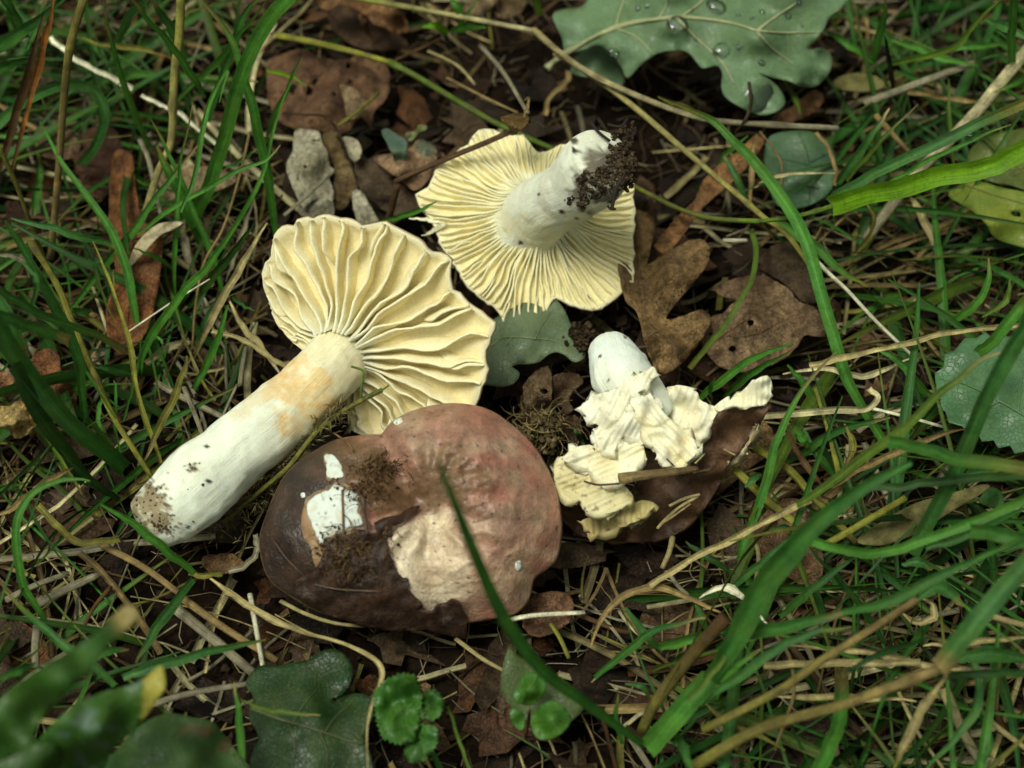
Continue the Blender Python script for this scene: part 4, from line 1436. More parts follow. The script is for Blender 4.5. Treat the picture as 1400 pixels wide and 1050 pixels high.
leaf('dead_leaf', 'CR', [150, 505, 200, 440, 250, 380, 330, 300, 360, 230, 400, 180, 470, 120, 530, 80, 600, 15, 640, 40, 600, 110, 540, 180, 440, 270, 350, 350, 290, 440, 210, 540, 175, 545], [150, 505, 1.2, 330, 300, 1.5, 600, 15, 1.6, 290, 440, 1.2], (.36, .19, .085), 'dead', (.25, .12, .05), label='narrow orange-brown leaf strip slanting behind the tan oak leaf', cat='leaf', group='dead leaves on the ground')
leaf('dead_leaf', 'TN', [20, 120, 100, 60, 230, 30, 330, 80, 480, 90, 560, 60, 690, 90, 730, 200, 700, 320, 640, 380, 620, 480, 560, 420, 500, 490, 440, 520, 330, 500, 200, 490, 100, 450, 30, 330], [20, 120, .8, 330, 80, 1.3, 690, 90, 1.0, 640, 380, .9, 440, 520, 1.0, 100, 450, .8, 350, 280, 1.5],
     (.22, .125, .075), 'dead', (.13, .065, .04), spacing=7, holes=[[230, 260, 255, 240, 280, 255, 275, 290, 240, 290], [475, 120, 490, 110, 505, 125, 495, 140, 480, 138], [488, 215, 505, 205, 518, 222, 505, 236, 490, 230], [390, 285, 405, 272, 420, 285, 410, 300], [280, 200, 305, 190, 312, 215, 290, 240], [150, 260, 175, 230, 190, 250, 165, 290]],
     veins=[([80, 120, 250, 230, 420, 340, 560, 400], 9), ([250, 230, 330, 170, 400, 110], 6), ([250, 235, 230, 340, 200, 420], 6)], vcol=(.15, .085, .05), label='reddish brown dead leaf riddled with holes, above the cream gills', cat='leaf', group='dead leaves on the ground')
leaf('dead_leaf', 'TN', [440, 235, 520, 250, 560, 300, 600, 340, 560, 400, 490, 430, 465, 340], [440, 235, 1.9, 600, 340, 1.8, 490, 430, 1.9], (.33, .24, .15), 'dead', (.24, .16, .1), label='pale tan leaf flake lying on the hole-riddled brown leaf', cat='leaf', group='dead leaves on the ground')
leaf('dead_leaf', 'TN', [180, 500, 250, 490, 320, 500, 335, 560, 370, 620, 380, 700, 410, 720, 380, 770, 405, 850, 390, 910, 330, 890, 280, 900, 230, 940, 190, 870, 150, 780, 130, 690, 170, 610], [180, 500, 1.2, 335, 520, 1.3, 400, 720, 1.1, 390, 910, .9, 150, 780, 1.0, 270, 680, 1.7], (.44, .41, .29), 'pale', (.30, .27, .17), spacing=5, jag=1.5, sub=2,
     holes=[[225, 700, 240, 695, 250, 708, 236, 718], [275, 550, 300, 545, 305, 556, 282, 560]], label='bleached whitish skeleton leaf speckled black, behind the mushroom with cream gills', cat='leaf', group='bleached leaf pieces')
leaf('dead_leaf', 'TN', [450, 540, 500, 535, 545, 560, 565, 620, 530, 680, 500, 650, 470, 590], [450, 540, 1.4, 565, 620, 1.4, 500, 650, 1.2], (.46, .41, .28), 'pale', (.33, .28, .18), jag=1, sub=2, label='small bleached leaf flake beside the thin dark stem', cat='leaf', group='bleached leaf pieces')
leaf('dead_leaf', 'TN', [510, 850, 560, 840, 600, 900, 650, 990, 660, 1040, 560, 1050, 520, 950], [510, 850, 1.0, 600, 900, 1.1, 600, 1040, .9], (.42, .39, .28), 'pale', (.3, .27, .18), jag=1, sub=2, label='bleached leaf shred touching the rim of the cream gills', cat='leaf', group='bleached leaf pieces')
leaf('dead_leaf', 'TN', [200, 940, 280, 910, 340, 890, 400, 910, 400, 1000, 300, 1010, 220, 990], [200, 940, .7, 340, 890, .9, 400, 1000, .7], (.36, .34, .25), 'pale', (.2, .18, .12), jag=2, sub=2, label='crumbling bleached leaf piece just above the rim of the cream gills', cat='leaf', group='bleached leaf pieces')
leaf('dead_leaf', 'TN', [340, 520, 420, 500, 460, 600, 500, 700, 540, 800, 500, 900, 430, 960, 400, 850, 410, 720, 370, 640], [340, 520, 1.1, 460, 600, 1.0, 540, 800, .8, 430, 960, .7], (.27, .20, .10), 'dead', (.16, .10, .045), label='curled ochre leaf between the bleached leaf pieces', cat='leaf', group='dead leaves on the ground')
leaf('dead_leaf', 'TN', [530, 690, 620, 660, 700, 720, 760, 790, 880, 850, 910, 920, 800, 1000, 700, 960, 600, 900, 540, 800], [530, 690, .7, 700, 720, 1.0, 910, 900, .6, 700, 960, .6, 680, 820, 1.1], (.13, .095, .065), 'dead', (.07, .045, .03), label='dusky brown leaf below the bent brown stalk', cat='leaf', group='dead leaves on the ground')
leaf('dead_leaf', 'TN', [630, 660, 720, 630, 840, 600, 880, 550, 940, 560, 1000, 600, 990, 680, 960, 760, 880, 840, 800, 800, 760, 760], [630, 660, 1.3, 880, 550, 1.6, 990, 650, 1.6, 860, 830, 1.4, 800, 700, 1.8], (.36, .23, .13), 'dead', (.28, .17, .09), colf=lambda x, y: mixc(mixc((.36, .23, .13), (.28, .17, .09), .5 + fb(x * .05, y * .05, 2, 2)), (.13, .16, .10), spot(x, y, 582, 200, 18, 14, .4, .05, .6)),
     label='tan and grey-green leaf under the bent brown stalk', cat='leaf', group='dead leaves on the ground')
leaf('leaflet', 'TN', [678, 505, 710, 485, 770, 520, 825, 560, 820, 640, 800, 690, 770, 700, 740, 640, 710, 570], [678, 505, 2.1, 825, 560, 2.3, 775, 700, 1.9, 760, 590, 2.35], (.085, .14, .10), 'leaf', (.06, .10, .07), label='small blue-green leaflet lying on the tan leaf by the bent stalk', cat='leaf', group='green leaves lying in the grass')
leaf('leaflet', 'TN', [820, 510, 870, 500, 890, 465, 940, 470, 930, 495, 895, 510, 860, 550, 835, 555], [820, 510, 1.7, 940, 470, 2.0, 840, 555, 1.5], (.17, .19, .07), 'leaf', (.11, .13, .05), label='tiny curled pale green sprig beside the blue-green leaflet', cat='leaf', group='green leaves lying in the grass')
leaf('dead_leaf', 'TM', [240, -40, 420, -50, 560, 10, 620, 60, 655, 130, 600, 150, 540, 120, 500, 110, 470, 80, 440, 60, 400, 30, 340, 20, 290, 45, 250, 20], [240, -40, 1.5, 560, 10, 2.2, 650, 130, 1.3, 440, 60, 1.6, 500, 60, 2.2], (.34, .175, .08), 'dead', (.23, .11, .05), label='orange-brown curled dead leaf at the top edge', cat='leaf', group='dead leaves on the ground')
leaf('dead_leaf', 'TM', [430, 60, 470, 90, 480, 140, 500, 180, 470, 170, 445, 110], [430, 60, 1.5, 500, 180, .9], (.28, .15, .07), 'dead', label='thin brown leaf point hanging below the orange-brown leaf', cat='leaf', group='dead leaves on the ground')
leaf('dead_leaf', 'TM', [330, 30, 440, 60, 620, 160, 640, 220, 500, 230, 380, 190, 300, 110], [330, 30, .3, 620, 160, .5, 380, 190, .3], (.13, .075, .05), 'dead', (.08, .045, .03), label='dark reddish leaf under the orange-brown leaf at the top', cat='leaf', group='dead leaves on the ground')
leaf('dead_leaf', 'TM', [900, 40, 960, -20, 1060, -40, 1040, 20, 1000, 60, 930, 70], [900, 40, 1.6, 1060, -40, 2.0], (.36, .26, .16), 'dead', label='crumpled beige leaf at the top edge left of the oak leaf', cat='leaf', group='dead leaves on the ground')
leaf('dead_leaf', 'TM', [1040, 60, 1060, 0, 1120, -40, 1180, -10, 1150, 60, 1090, 80], [1040, 60, 1.6, 1180, -10, 2.0], (.30, .21, .12), 'dead', label='folded brown leaf at the top edge touching the oak leaf', cat='leaf', group='dead leaves on the ground')
leaf('dead_leaf', 'LM', [120, 130, 150, 80, 210, 110, 225, 230, 240, 330, 260, 420, 350, 500, 355, 620, 335, 760, 300, 900, 250, 1000, 160, 1060, 100, 1000, 90, 850, 130, 700, 110, 520, 100, 380], [120, 130, .9, 210, 110, 1.0, 100, 380, 1.2, 240, 330, 1.3, 350, 560, 1.6, 110, 900, 1.1, 300, 900, 1.1, 220, 620, 1.8],
     (.29, .125, .05), 'dead', (.19, .075, .03), spacing=7, veins=[([160, 110, 180, 350, 220, 600, 190, 900], 9)], vcol=(.2, .09, .04), label='rust-brown dead leaf standing upright between the grass at the left', cat='leaf', group='dead leaves on the ground')
leaf('dead_leaf', 'TL', [300, 600, 380, 520, 480, 540, 500, 680, 460, 760, 420, 820, 360, 790, 310, 700], [300, 600, .6, 480, 540, .9, 420, 820, .6], (.10, .045, .028), 'dead', (.05, .022, .014), label='dark maroon leaf under the arching grass blade', cat='leaf', group='dead leaves on the ground')
leaf('dead_leaf', 'TL', [150, 600, 220, 490, 280, 520, 330, 600, 280, 650, 180, 640], [150, 600, .6, 280, 520, .8, 180, 640, .5], (.20, .13, .08), 'dead', (.11, .065, .04), label='small grey-brown leaf behind the tan stem at upper left', cat='leaf', group='dead leaves on the ground')
leaf('dead_leaf', 'LM', [330, 210, 400, 160, 560, 165, 690, 200, 720, 230, 640, 275, 540, 310, 440, 330, 370, 330], [330, 210, .9, 560, 165, 1.2, 720, 230, 1.0, 440, 330, .7], (.30, .23, .13), 'pale', (.2, .14, .07), label='cracked beige piece of dead leaf behind the tall blades at the left', cat='leaf', group='bleached leaf pieces')
leaf('dead_leaf', 'LM', [230, 540, 320, 450, 400, 430, 455, 435, 400, 470, 340, 500, 260, 590, 190, 650], [230, 540, 2.2, 455, 435, 2.6, 190, 650, 1.8], (.50, .43, .28), 'straw', (.38, .31, .18), label='pale folded strip of dry leaf in front of the rust-brown leaf', cat='leaf', group='bleached leaf pieces')
leaf('dead_leaf', 'LN', [200, 340, 300, 270, 380, 300, 400, 420, 440, 500, 500, 590, 480, 660, 400, 650, 350, 690, 300, 660, 250, 580, 210, 470], [200, 340, 1.2, 380, 300, 1.4, 500, 620, .9, 300, 660, 1.0, 330, 470, 1.6], (.24, .105, .045), 'dead', (.14, .055, .025), label='crumpled rust-coloured leaf behind the dark blades at the left edge', cat='leaf', group='dead leaves on the ground')
leaf('dead_leaf', 'LN', [-40, 660, 60, 640, 140, 610, 210, 660, 245, 740, 200, 800, 150, 850, 90, 858, 50, 800, -40, 770], [-40, 660, 1.2, 140, 610, 1.6, 245, 740, 1.3, 90, 858, .9, 100, 730, 1.9], (.40, .29, .11), 'pale', (.26, .15, .05), jag=2.5, sub=2, wav=.3, wf=.07, spacing=4, label='crumbly yellow-ochre rotten leaf at the left edge', cat='leaf', group='bleached leaf pieces')
leaf('dead_leaf', 'LN', [-40, 440, 40, 420, 95, 470, 70, 530, 0, 550, -40, 520], [-40, 440, 1.4, 95, 470, 1.4, 0, 550, 1.0], (.25, .13, .055), 'pale', (.16, .07, .03), jag=2, sub=2, label='rusty crumbling leaf fragment above the ochre rotten leaf', cat='leaf', group='bleached leaf pieces')
leaf('dead_leaf', 'CC', [330, 560, 400, 470, 480, 440, 500, 520, 500, 640, 490, 740, 420, 720, 350, 680], [330, 560, .7, 480, 440, .9, 490, 740, .6, 420, 590, 1.3], (.22, .155, .10), 'dead', (.14, .09, .055), holes=[[430, 585, 460, 572, 480, 590, 455, 610]], label='brown leaf fragment with a hole below the grey-green oak leaf', cat='leaf', group='dead leaves on the ground')
leaf('dead_leaf', 'CC', [500, 500, 560, 480, 640, 480, 690, 530, 640, 580, 600, 640, 630, 700, 580, 720, 560, 680, 520, 660, 510, 580], [500, 500, 1.0, 690, 530, .8, 580, 720, .5], (.20, .15, .09), 'dead', (.13, .075, .045), jag=1.5, label='ragged brown leaf fragment left of the white stem stump', cat='leaf', group='dead leaves on the ground')
leaf('dead_leaf', 'CC', [500, 700, 560, 740, 640, 730, 680, 800, 660, 900, 600, 900, 540, 830], [500, 700, .4, 640, 730, .6, 600, 900, .3], (.15, .09, .06), 'dead', (.08, .045, .03), label='dark brown leaf lying below the ragged fragment', cat='leaf', group='dead leaves on the ground')
leaf('dead_leaf', 'BR', [540, 60, 600, -20, 680, -40, 740, 60, 760, 180, 720, 240, 640, 200, 570, 160], [540, 60, .6, 680, -40, .9, 720, 240, .5], (.24, .145, .085), 'dead', (.15, .085, .05), label='reddish tan dead leaf right of the broken mushroom', cat='leaf', group='dead leaves on the ground')
leaf('dead_leaf', 'RN', [60, 70, 120, 30, 190, 90, 220, 180, 180, 210, 120, 190, 80, 150], [60, 70, .8, 190, 90, 1.0, 120, 190, .7], (.30, .19, .09), 'dead', (.2, .12, .06), holes=[[105, 140, 130, 130, 145, 145, 120, 155]], label='tan leaf scrap with a hole at the torn tip of the broken mushroom', cat='leaf', group='dead leaves on the ground')
leaf('dead_leaf', 'BM', [1000, 20, 1080, -30, 1190, -20, 1200, 60, 1150, 120, 1060, 150, 1000, 110], [1000, 20, .6, 1190, -20, .9, 1060, 150, .4], (.22, .12, .075), 'dead', (.13, .065, .04), label='reddish leaf scrap right of the brown cap, under a white straw', cat='leaf', group='dead leaves on the ground')
leaf('dead_leaf', 'RN', [600, 620, 780, 500, 900, 440, 1050, 400, 1200, 360, 1230, 380, 1080, 470, 940, 560, 820, 620, 700, 650], [600, 620, 1.6, 900, 440, 2.0, 1230, 370, 1.8, 820, 620, 1.3], (.19, .17, .065), 'straw', (.12, .115, .04), label='broad withered olive leaf lying in the grass at the right', cat='leaf', group='dead leaves on the ground')
leaf('dead_leaf', 'BL', [675, 350, 720, 335, 790, 340, 820, 380, 760, 400, 700, 395], [675, 350, .8, 790, 340, .9, 700, 395, .7], (.20, .12, .06), 'dead', label='small brown leaf scrap under the base of the lying mushroom', cat='leaf', group='dead leaves on the ground')
leaf('dead_leaf', 'TR', [270, 330, 340, 300, 440, 310, 480, 350, 420, 375, 330, 370, 280, 360], [270, 330, 1.2, 440, 310, 1.4, 330, 370, 1.0], (.16, .15, .05), 'straw', (.1, .09, .03), label='dull olive dead leaf right of the green oak leaf', cat='leaf', group='dead leaves on the ground')
leaf('dead_leaf', 'TR', [140, 400, 190, 370, 230, 400, 200, 450, 150, 480, 110, 500, 60, 520, 30, 480, 90, 440], [140, 400, 1.0, 230, 400, 1.1, 60, 520, .9], (.36, .19, .10), 'dead', (.24, .12, .06), label='peach-brown leaf bit under the tip of the green oak leaf', cat='leaf', group='dead leaves on the ground')

# litter clod and soil lump between the mushrooms
for nm, lab, cx, cy, h, rr, cl in (('moss_clod', 'tangled clod of moss and grit between the two caps', 742, 585, .7, 34, (.13, .10, .045)), ('soil_clod', 'brown soil clod beside the white stem stump', 798, 462, 1.1, 20, (.055, .038, .022))):
    b = Bag()
    for i in range(520):
        x, y = random.gauss(cx, rr * .45), random.gauss(cy, rr * .42)
        p = P(x, y, h + random.uniform(-.5, .35))
        if i % 3 == 0 and nm == 'moss_clod':
            a = random.uniform(0, 6.28)
            d = Vector((math.cos(a), math.sin(a), random.uniform(-.3, .3)))
            k = Vector((-d.y, d.x, .2))
            ln = random.uniform(.3, 1.0)
            pts = [p + d * ln * t + k * .25 * ln * math.sin(t * 2.6) for t in (0, .25, .5, .75, 1)]
            g = tube_geo(pts, random.uniform(.008, .02), mulc(cl, random.uniform(.6, 2.0)), 4, 1, seedn())
            b.add(g[0], g[1], g[2], g[3])
        else:
            g = crumb_geo(p, random.choice((.02, .03, .05, .08, .11)), i + cx)
            b.add(g[0], g[1], mulc(cl, random.uniform(.3, 1.4)))
    o = mk(nm, b.v, b.f, 'dirt', b.c, b.l, label=lab, cat='clod', kind='stuff')
# ------------------------------------------------------------------ grass plants and straws traced one by one
def tuft(name, label, base, blades, cat='grass', group='grass plants'):
    """blades: (zone, h0, h1, width, colour, tip, bump, points[, end colour])"""
    e = empty(name, P(base[0], base[1], 0), label, cat, group)
    for q in blades:
        z, h0, h1, w, c, tip, bump, pts = q[:8]
        end = q[8] if len(q) > 8 else None
        if tip == 's':
            stalk(z, pts, h0, h1, w, c, bump, end=end, parent=e, nodes=3)
        else:
            blade(z, pts, h0, h1, w, c, tip, bump, end=end, parent=e)
    return e


tuft('grass_tuft', 'tall grass tuft rising in front of the rust-brown leaf at the left', (195, 500), [
    ('TL', 9.5, 1.5, 78, 'G', 'n', .3, [1190, -20, 1110, 70, 1040, 190, 985, 330, 925, 560, 860, 750, 800, 880]),
    ('L', .4, 7.0, 46, 'G', 'z', .3, [570, 640, 590, 540, 640, 450, 760, 290, 850, 190, 930, 80, 985, 0]),
    ('TL', 4.2, .5, 50, 'G', 'a', .4, [165, 500, 250, 660, 380, 830, 470, 980, 520, 1120, 550, 1250, 575, 1420]),
    ('L', .4, 5.5, 26, 'G', 'z', 0, [715, 330, 720, 150, 722, 0, 730, -150, 745, -260, 790, -480]),
    ('L', .3, 4.0, 38, 'G', 'z', .3, [280, 380, 400, 222, 520, 80, 620, -60, 720, -190, 830, -330]),
    ('L', .2, 4.4, 28, 'E', 'z', .2, [660, 1000, 600, 830, 552, 660, 540, 540, 500, 400, 440, 230, 380, 90]),
    ('L', .3, 2.6, 16, 'G', 'z', 0, [505, 830, 540, 700, 568, 570, 575, 480]),
    ('L', 1.2, 2.6, 34, 'U', 'z', .3, [540, 640, 460, 620, 385, 600]),
    ('LM', .8, 2.5, 26, 'G', 'z', .3, [410, 665, 360, 620, 290, 585, 215, 555]),
    ('LM', 2.0, 2.2, 18, 'G', 'b', .3, [290, 1000, 330, 985, 360, 1010, 350, 1035]),
    ('LM', .5, 2.6, 22, 'V', 'z', .2, [210, 1000, 150, 860, 120, 760, 125, 660]),
])
tuft('grass_tuft', 'grass tuft with long bright blades beside the upper rim of the cream gills', (300, 370), [
    ('TL', 8.0, .8, 56, 'G', 'a', .4, [815, -20, 940, 150, 1010, 350, 1060, 560, 1110, 780, 1135, 985]),
    ('TL', 4.0, .8, 66, 'G', 'a', .3, [640, 600, 700, 720, 790, 900, 830, 1010]),
    ('TL', 4.6, .4, 32, 'G', 'a', .2, [620, 490, 690, 620, 760, 780, 830, 950, 880, 1080, 915, 1200], ),
    ('TL', 2.4, 4.4, 24, 'G', 'z', .3, [560, 960, 700, 860, 900, 740, 1080, 660, 1150, 590]),
    ('TL', .8, 5.0, 24, 'G', 'z', .2, [860, 1060, 950, 950, 1040, 800, 1085, 690, 1140, 480, 1195, 330]),
    ('L', .4, 4.6, 46, 'D', 'z', .2, [770, 360, 870, 240, 960, 130, 1045, 5]),
    ('L', .3, 3.0, 46, 'G', 'z', .3, [790, 700, 850, 590, 900, 470, 935, 350]),
    ('TM', .6, 4.8, 30, 'G', 'z', .2, [10, 640, 50, 520, 110, 400, 168, 255]),
    ('TM', 2.6, 3.4, 20, 'Y', 'z', .2, [10, 315, 100, 335, 195, 380]),
    ('LM', .5, 1.8, 22, 'U', 'z', .3, [690, 790, 740, 830, 800, 855]),
    ('LM', 2.0, 3.6, 26, 'U', 'b', .3, [640, 165, 700, 160, 770, 110, 810, 80]),
])
tuft('grass_tuft', 'grass crossing in a lattice at the upper left', (230, 150), [
    ('TL', 8.0, 2.0, 30, 'G', 'a', .2, [1105, -10, 960, 170, 870, 270, 690, 440]),
    ('TL', 9.0, 3.5, 38, 'G', 'a', .3, [510, -30, 620, 90, 720, 210, 800, 330, 840, 400]),
    ('TL', 6.5, 3.0, 52, 'M', 'a', .2, [620, 0, 690, 100, 770, 240]),
    ('TL', 7.0, 3.0, 52, 'U', 'a', .2, [625, -20, 535, 60, 480, 175]),
    ('TL', 8.2, .6, 34, 'G', 'a', .2, [420, -30, 460, 180, 500, 320, 560, 480, 620, 610]),
    ('TL', 7.0, 3.0, 40, 'M', 'a', .3, [1075, -20, 1000, 60, 960, 180, 850, 500]),
    ('TL', 4.0, 5.5, 26, 'G', 'z', .2, [740, 870, 800, 720, 850, 450, 930, 290, 900, 420]),
    ('TL', 6.0, 5.0, 36, 'V', 'b', .3, [1160, 0, 1110, 60, 1080, 140]),
])
tuft('grass_tuft', 'grass with one blade arching over like a hoop at the left edge', (60, 240), [
    ('TL', 4.4, .8, 54, 'U', 'n', 1.2, [-30, 540, 0, 500, 100, 415, 220, 365, 330, 348, 400, 385, 432, 480, 395, 590, 320, 695]),
    ('TL', 7.5, 6.0, 76, 'M', 'z', .3, [-40, 210, 0, 185, 120, 110, 270, -10]),
    ('TL', 7.0, 6.0, 40, 'M', 'z', .2, [-20, 300, 60, 260, 150, 235]),
    ('TL', 7.0, 5.0, 46, 'M', 'n', .2, [10, -20, 60, 60, 110, 160]),
    ('TL', 3.4, 2.4, 42, 'U', 'a', .3, [40, 898, 200, 930, 330, 970, 460, 998]),
    ('TL', 3.0, 1.5, 36, 'M', 'a', .2, [20, 905, 70, 980, 130, 1080]),
    ('TL', 5.0, 4.0, 26, 'M', 'b', .2, [90, 170, 110, 200, 160, 60, 190, -20]),
])
tuft('grass_tuft', 'dark green broad-bladed grass at the left edge', (140, 630), [
    ('L', 7.0, 1.0, 60, 'M', 'a', .3, [25, 5, 100, 130, 180, 280, 270, 440, 330, 620, 345, 820]),
    ('L', 7.5, 2.0, 38, 'M', 'n', .3, [-20, 280, 60, 330, 160, 385, 280, 430, 400, 480, 545, 548]),
    ('L', 7.5, 4.0, 62, 'M', 'n', .3, [-30, 385, 100, 430, 200, 465, 290, 500]),
    ('L', 8.5, 1.0, 100, 'M', 'n', .4, [-40, 400, 40, 520, 150, 680, 300, 850, 430, 950, 520, 1030]),
    ('L', 7.0, .8, 80, 'D', 'n', .3, [60, 600, 110, 700, 180, 830, 260, 940, 360, 1080]),
    ('L', 5.5, 4.0, 80, 'M', 'n', .2, [-20, 330, 30, 400, 70, 500, 100, 580]),
    ('L', 6.0, 4.0, 36, 'U', 'b', .4, [90, 170, 140, 230, 150, 290, 110, 420]),
    ('L', 1.6, 1.0, 26, 'G', 'b', .5, [490, 770, 430, 735, 400, 790, 420, 860, 455, 905]),
    ('L', .4, 2.0, 18, 'G', 'z', .2, [490, 950, 470, 820, 475, 700, 465, 660]),
    ('L', 3.0, 2.0, 40, 'M', 'z', .2, [300, 370, 340, 380, 380, 370]),
])
tuft('grass_tuft', 'grass with a looping blade at the lower left, above the blurred leaves', (85, 880), [
    ('BL', 3.6, .8, 38, 'G', 'a', .8, [300, 92, 240, 86, 180, 95, 100, 140, 62, 220, 52, 320, 80, 440, 120, 510, 170, 590]),
    ('BL', 2.6, 2.2, 44, 'M', 'a', .3, [15, 460, 110, 550, 210, 640, 300, 700, 385, 775]),
    ('BL', 4.0, 1.0, 36, 'D', 'a', .2, [195, -20, 290, 80, 400, 155]),
    ('BL', 4.0, 3.4, 44, 'M', 'b', .2, [-20, 760, 60, 725, 120, 700]),
    ('BL', 2.0, 1.8, 40, 'M', 'b', .2, [300, 700, 360, 660, 430, 655]),
])
tuft('grass_shoot', 'short two-bladed grass shoot at the foot of the lying mushroom stem', (262, 785), [
    ('BL', 3.2, .9, 42, 'G', 'a', .3, [335, 168, 440, 232, 540, 310, 645, 400]),
    ('BL', .8, 1.4, 48, 'U', 'z', .3, [645, 420, 560, 530, 500, 620, 455, 695]),
    ('BL', .8, .8, 22, 'O', 'n', .1, [630, 395, 680, 410, 740, 400]),
])
blade('BL', [410, 750, 500, 718, 600, 688, 760, 648, 890, 620], 2.4, 1.8, 48, 'U', 'z', .3, name='grass_leaf', label='single flat green blade lying above the blurred leaves at lower left', cat='grass')
blade('BL', [780, 765, 800, 900, 812, 1070], 1.8, 2.4, 32, 'G', 'a', .2, name='grass_leaf', label='upright light green blade left of the dark oak leaf at the bottom', cat='grass')
blade('BL', [800, 820, 880, 855, 960, 865, 1070, 872], 2.0, 2.2, 26, 'V', 'b', .2, name='grass_leaf', label='thin light green blade across the dark oak leaf at the bottom', cat='grass')
tuft('grass_plant', 'stout grass plant with pale sheath and a blurred blade leaning over the brown cap', (880, 1020), [
    ('P', 13.0, 1.8, 25, 'M', 'a', .5, [598, 628, 612, 665, 640, 735, 690, 845, 740, 915, 800, 960, 878, 1018]),
    ('BR', 1.6, 3.2, 92, 'G', 'n', .1, [195, 760, 290, 650, 400, 530]),
    ('P', 3.2, 8.0, 46, 'M', 'z', .5, [968, 930, 1005, 880, 1040, 807, 1075, 764, 1117, 717, 1180, 668, 1245, 632]),
    ('BR', 3.0, 5.0, 60, 'M', 'z', .4, [420, 440, 520, 390, 640, 365, 750, 340, 890, 308]),
    ('BR', 2.8, 4.6, 42, 'U', 'z', .4, [380, 600, 500, 520, 620, 430, 730, 385, 850, 368]),
    ('BR', 2.8, 4.0, 30, 'G', 'z', .2, [400, 560, 470, 500, 560, 440]),
    ('BR', 1.2, 2.4, 40, 'U', 'z', .3, [280, 700, 320, 770, 350, 850]),
    ('BR', 3.4, 3.8, 22, 'V', 'n', .1, [330, 600, 440, 470, 470, 400]),
])
tuft('grass_tuft', 'low grass sprouting just right of the base of the brown cap', (890, 880), [
    ('BR', .8, 2.6, 32, 'M', 'z', .2, [30, 530, 150, 430, 240, 370, 390, 338]),
    ('BR', 1.4, 1.0, 42, 'M', 'b', .3, [130, 305, 190, 390, 245, 445]),
    ('BR', 1.4, .8, 36, 'M', 'b', .3, [350, 295, 375, 340, 395, 400]),
    ('BR', 1.4, 1.0, 26, 'U', 'b', .3, [130, 545, 180, 560, 215, 600]),
    ('BR', .6, 1.6, 22, 'M', 'z', .1, [120, 740, 98, 660, 105, 580]),
    ('BR', 1.2, 2.0, 30, 'G', 'z', .2, [240, 435, 320, 415, 440, 385]),
    ('BR', 1.0, 2.6, 30, 'U', 'z', .2, [440, 260, 560, 165, 655, 78]),
    ('BR', 1.2, .8, 34, 'D', 'b', .2, [320, 95, 400, 150, 480, 200]),
])
tuft('grass_tuft', 'tangled dark green grass in front of the withered olive leaf at the right', (1330, 800), [
    ('BR', 5.0, 6.5, 46, 'M', 'z', .3, [820, 320, 960, 290, 1100, 220, 1230, 160, 1420, 70]),
    ('BR', 7.0, 5.5, 86, 'U', 'n', .3, [1430, 140, 1280, 310, 1190, 420, 1125, 500]),
    ('BR', 3.5, 5.5, 42, 'G', 'n', .2, [715, 85, 800, 112, 900, 132, 1000, 120, 1060, 100, 1230, 40, 1430, -50]),
    ('BR', 3.0, 1.0, 60, 'G', 'n', .2, [745, 830, 785, 740, 815, 640, 815, 490]),
    ('BR', 3.6, 3.4, 30, 'D', 'b', .3, [825, 512, 950, 450, 1110, 398]),
    ('BR', 2.0, 3.0, 44, 'U', 'b', .5, [1080, 830, 1180, 720, 1255, 620, 1242, 490, 1195, 425]),
    ('BR', 4.0, 4.2, 34, 'D', 'n', .2, [1150, 522, 1280, 518, 1430, 512]),
    ('BR', 6.0, 6.4, 62, 'M', 'n', .2, [1225, 58, 1320, 72, 1430, 95]),
    ('BR', 2.4, 3.6, 38, 'M', 'z', .3, [620, 335, 720, 250, 860, 142]),
    ('BR', 1.4, 3.4, 26, 'D', 'z', .2, [960, 420, 880, 300, 790, 190, 700, 100]),
    ('BR', 3.0, 3.2, 80, 'M', 'b', .2, [1180, 470, 1280, 455, 1430, 470]),
    ('BR', 2.4, 2.4, 70, 'M', 'b', .2, [1060, 280, 1130, 240, 1210, 300]),
    ('BR', 4.0, 4.2, 16, 'G', 'b', .2, [1180, 270, 1260, 340, 1420, 460]),
    ('BR', 2.2, 2.2, 50, 'U', 'b', .2, [1010, 170, 1060, 160, 1110, 185]),
    ('BR', 1.4, 2.0, 44, 'M', 'b', .3, [1250, 620, 1290, 720, 1270, 800]),
])
tuft('grass_tuft', 'grass with one long upright folded blade right of the broken mushroom', (1015, 745), [
    ('R', .8, 4.5, 44, 'G', 'z', .2, [25, 1090, 60, 990, 110, 860, 145, 720, 165, 660, 205, 570, 265, 465, 375, 345]),
    ('R', .6, 2.4, 40, 'M', 'z', .3, [195, 740, 270, 700, 360, 640, 480, 600, 570, 578]),
    ('M4', .6, 3.0, 48, 'G', 'z', .3, [660, 390, 740, 330, 830, 255, 940, 195, 1060, 150]),
    ('M4', .6, 2.4, 40, 'G', 'z', .3, [770, 380, 850, 310, 940, 250, 1060, 180]),
    ('R', .6, 1.6, 34, 'G', 'z', .2, [310, 540, 260, 460, 200, 390]),
    ('R', .5, 1.4, 34, 'M', 'z', .2, [370, 790, 300, 700, 240, 600]),
    ('M4', .8, 2.2, 26, 'G', 'b', .1, [720, 400, 715, 340, 735, 300]),
    ('R', 1.6, 1.4, 44, 'U', 'b', .2, [50, 830, 80, 800, 110, 780]),
    ('R', 1.4, 1.4, 40, 'U', 'b', .2, [140, 985, 190, 975, 230, 990]),
])
tuft('grass_leaf', 'very long green blade slanting from the oak leaf down past the holed dead leaf', (1206, 600), [
    ('P', 5.4, .6, 23, 'G', 'a', .5, [908, 136, 945, 151, 977, 167, 1003, 193, 1029, 218, 1069, 271, 1103, 332, 1130, 426, 1152, 502, 1171, 544, 1208, 602], 'O'),
])
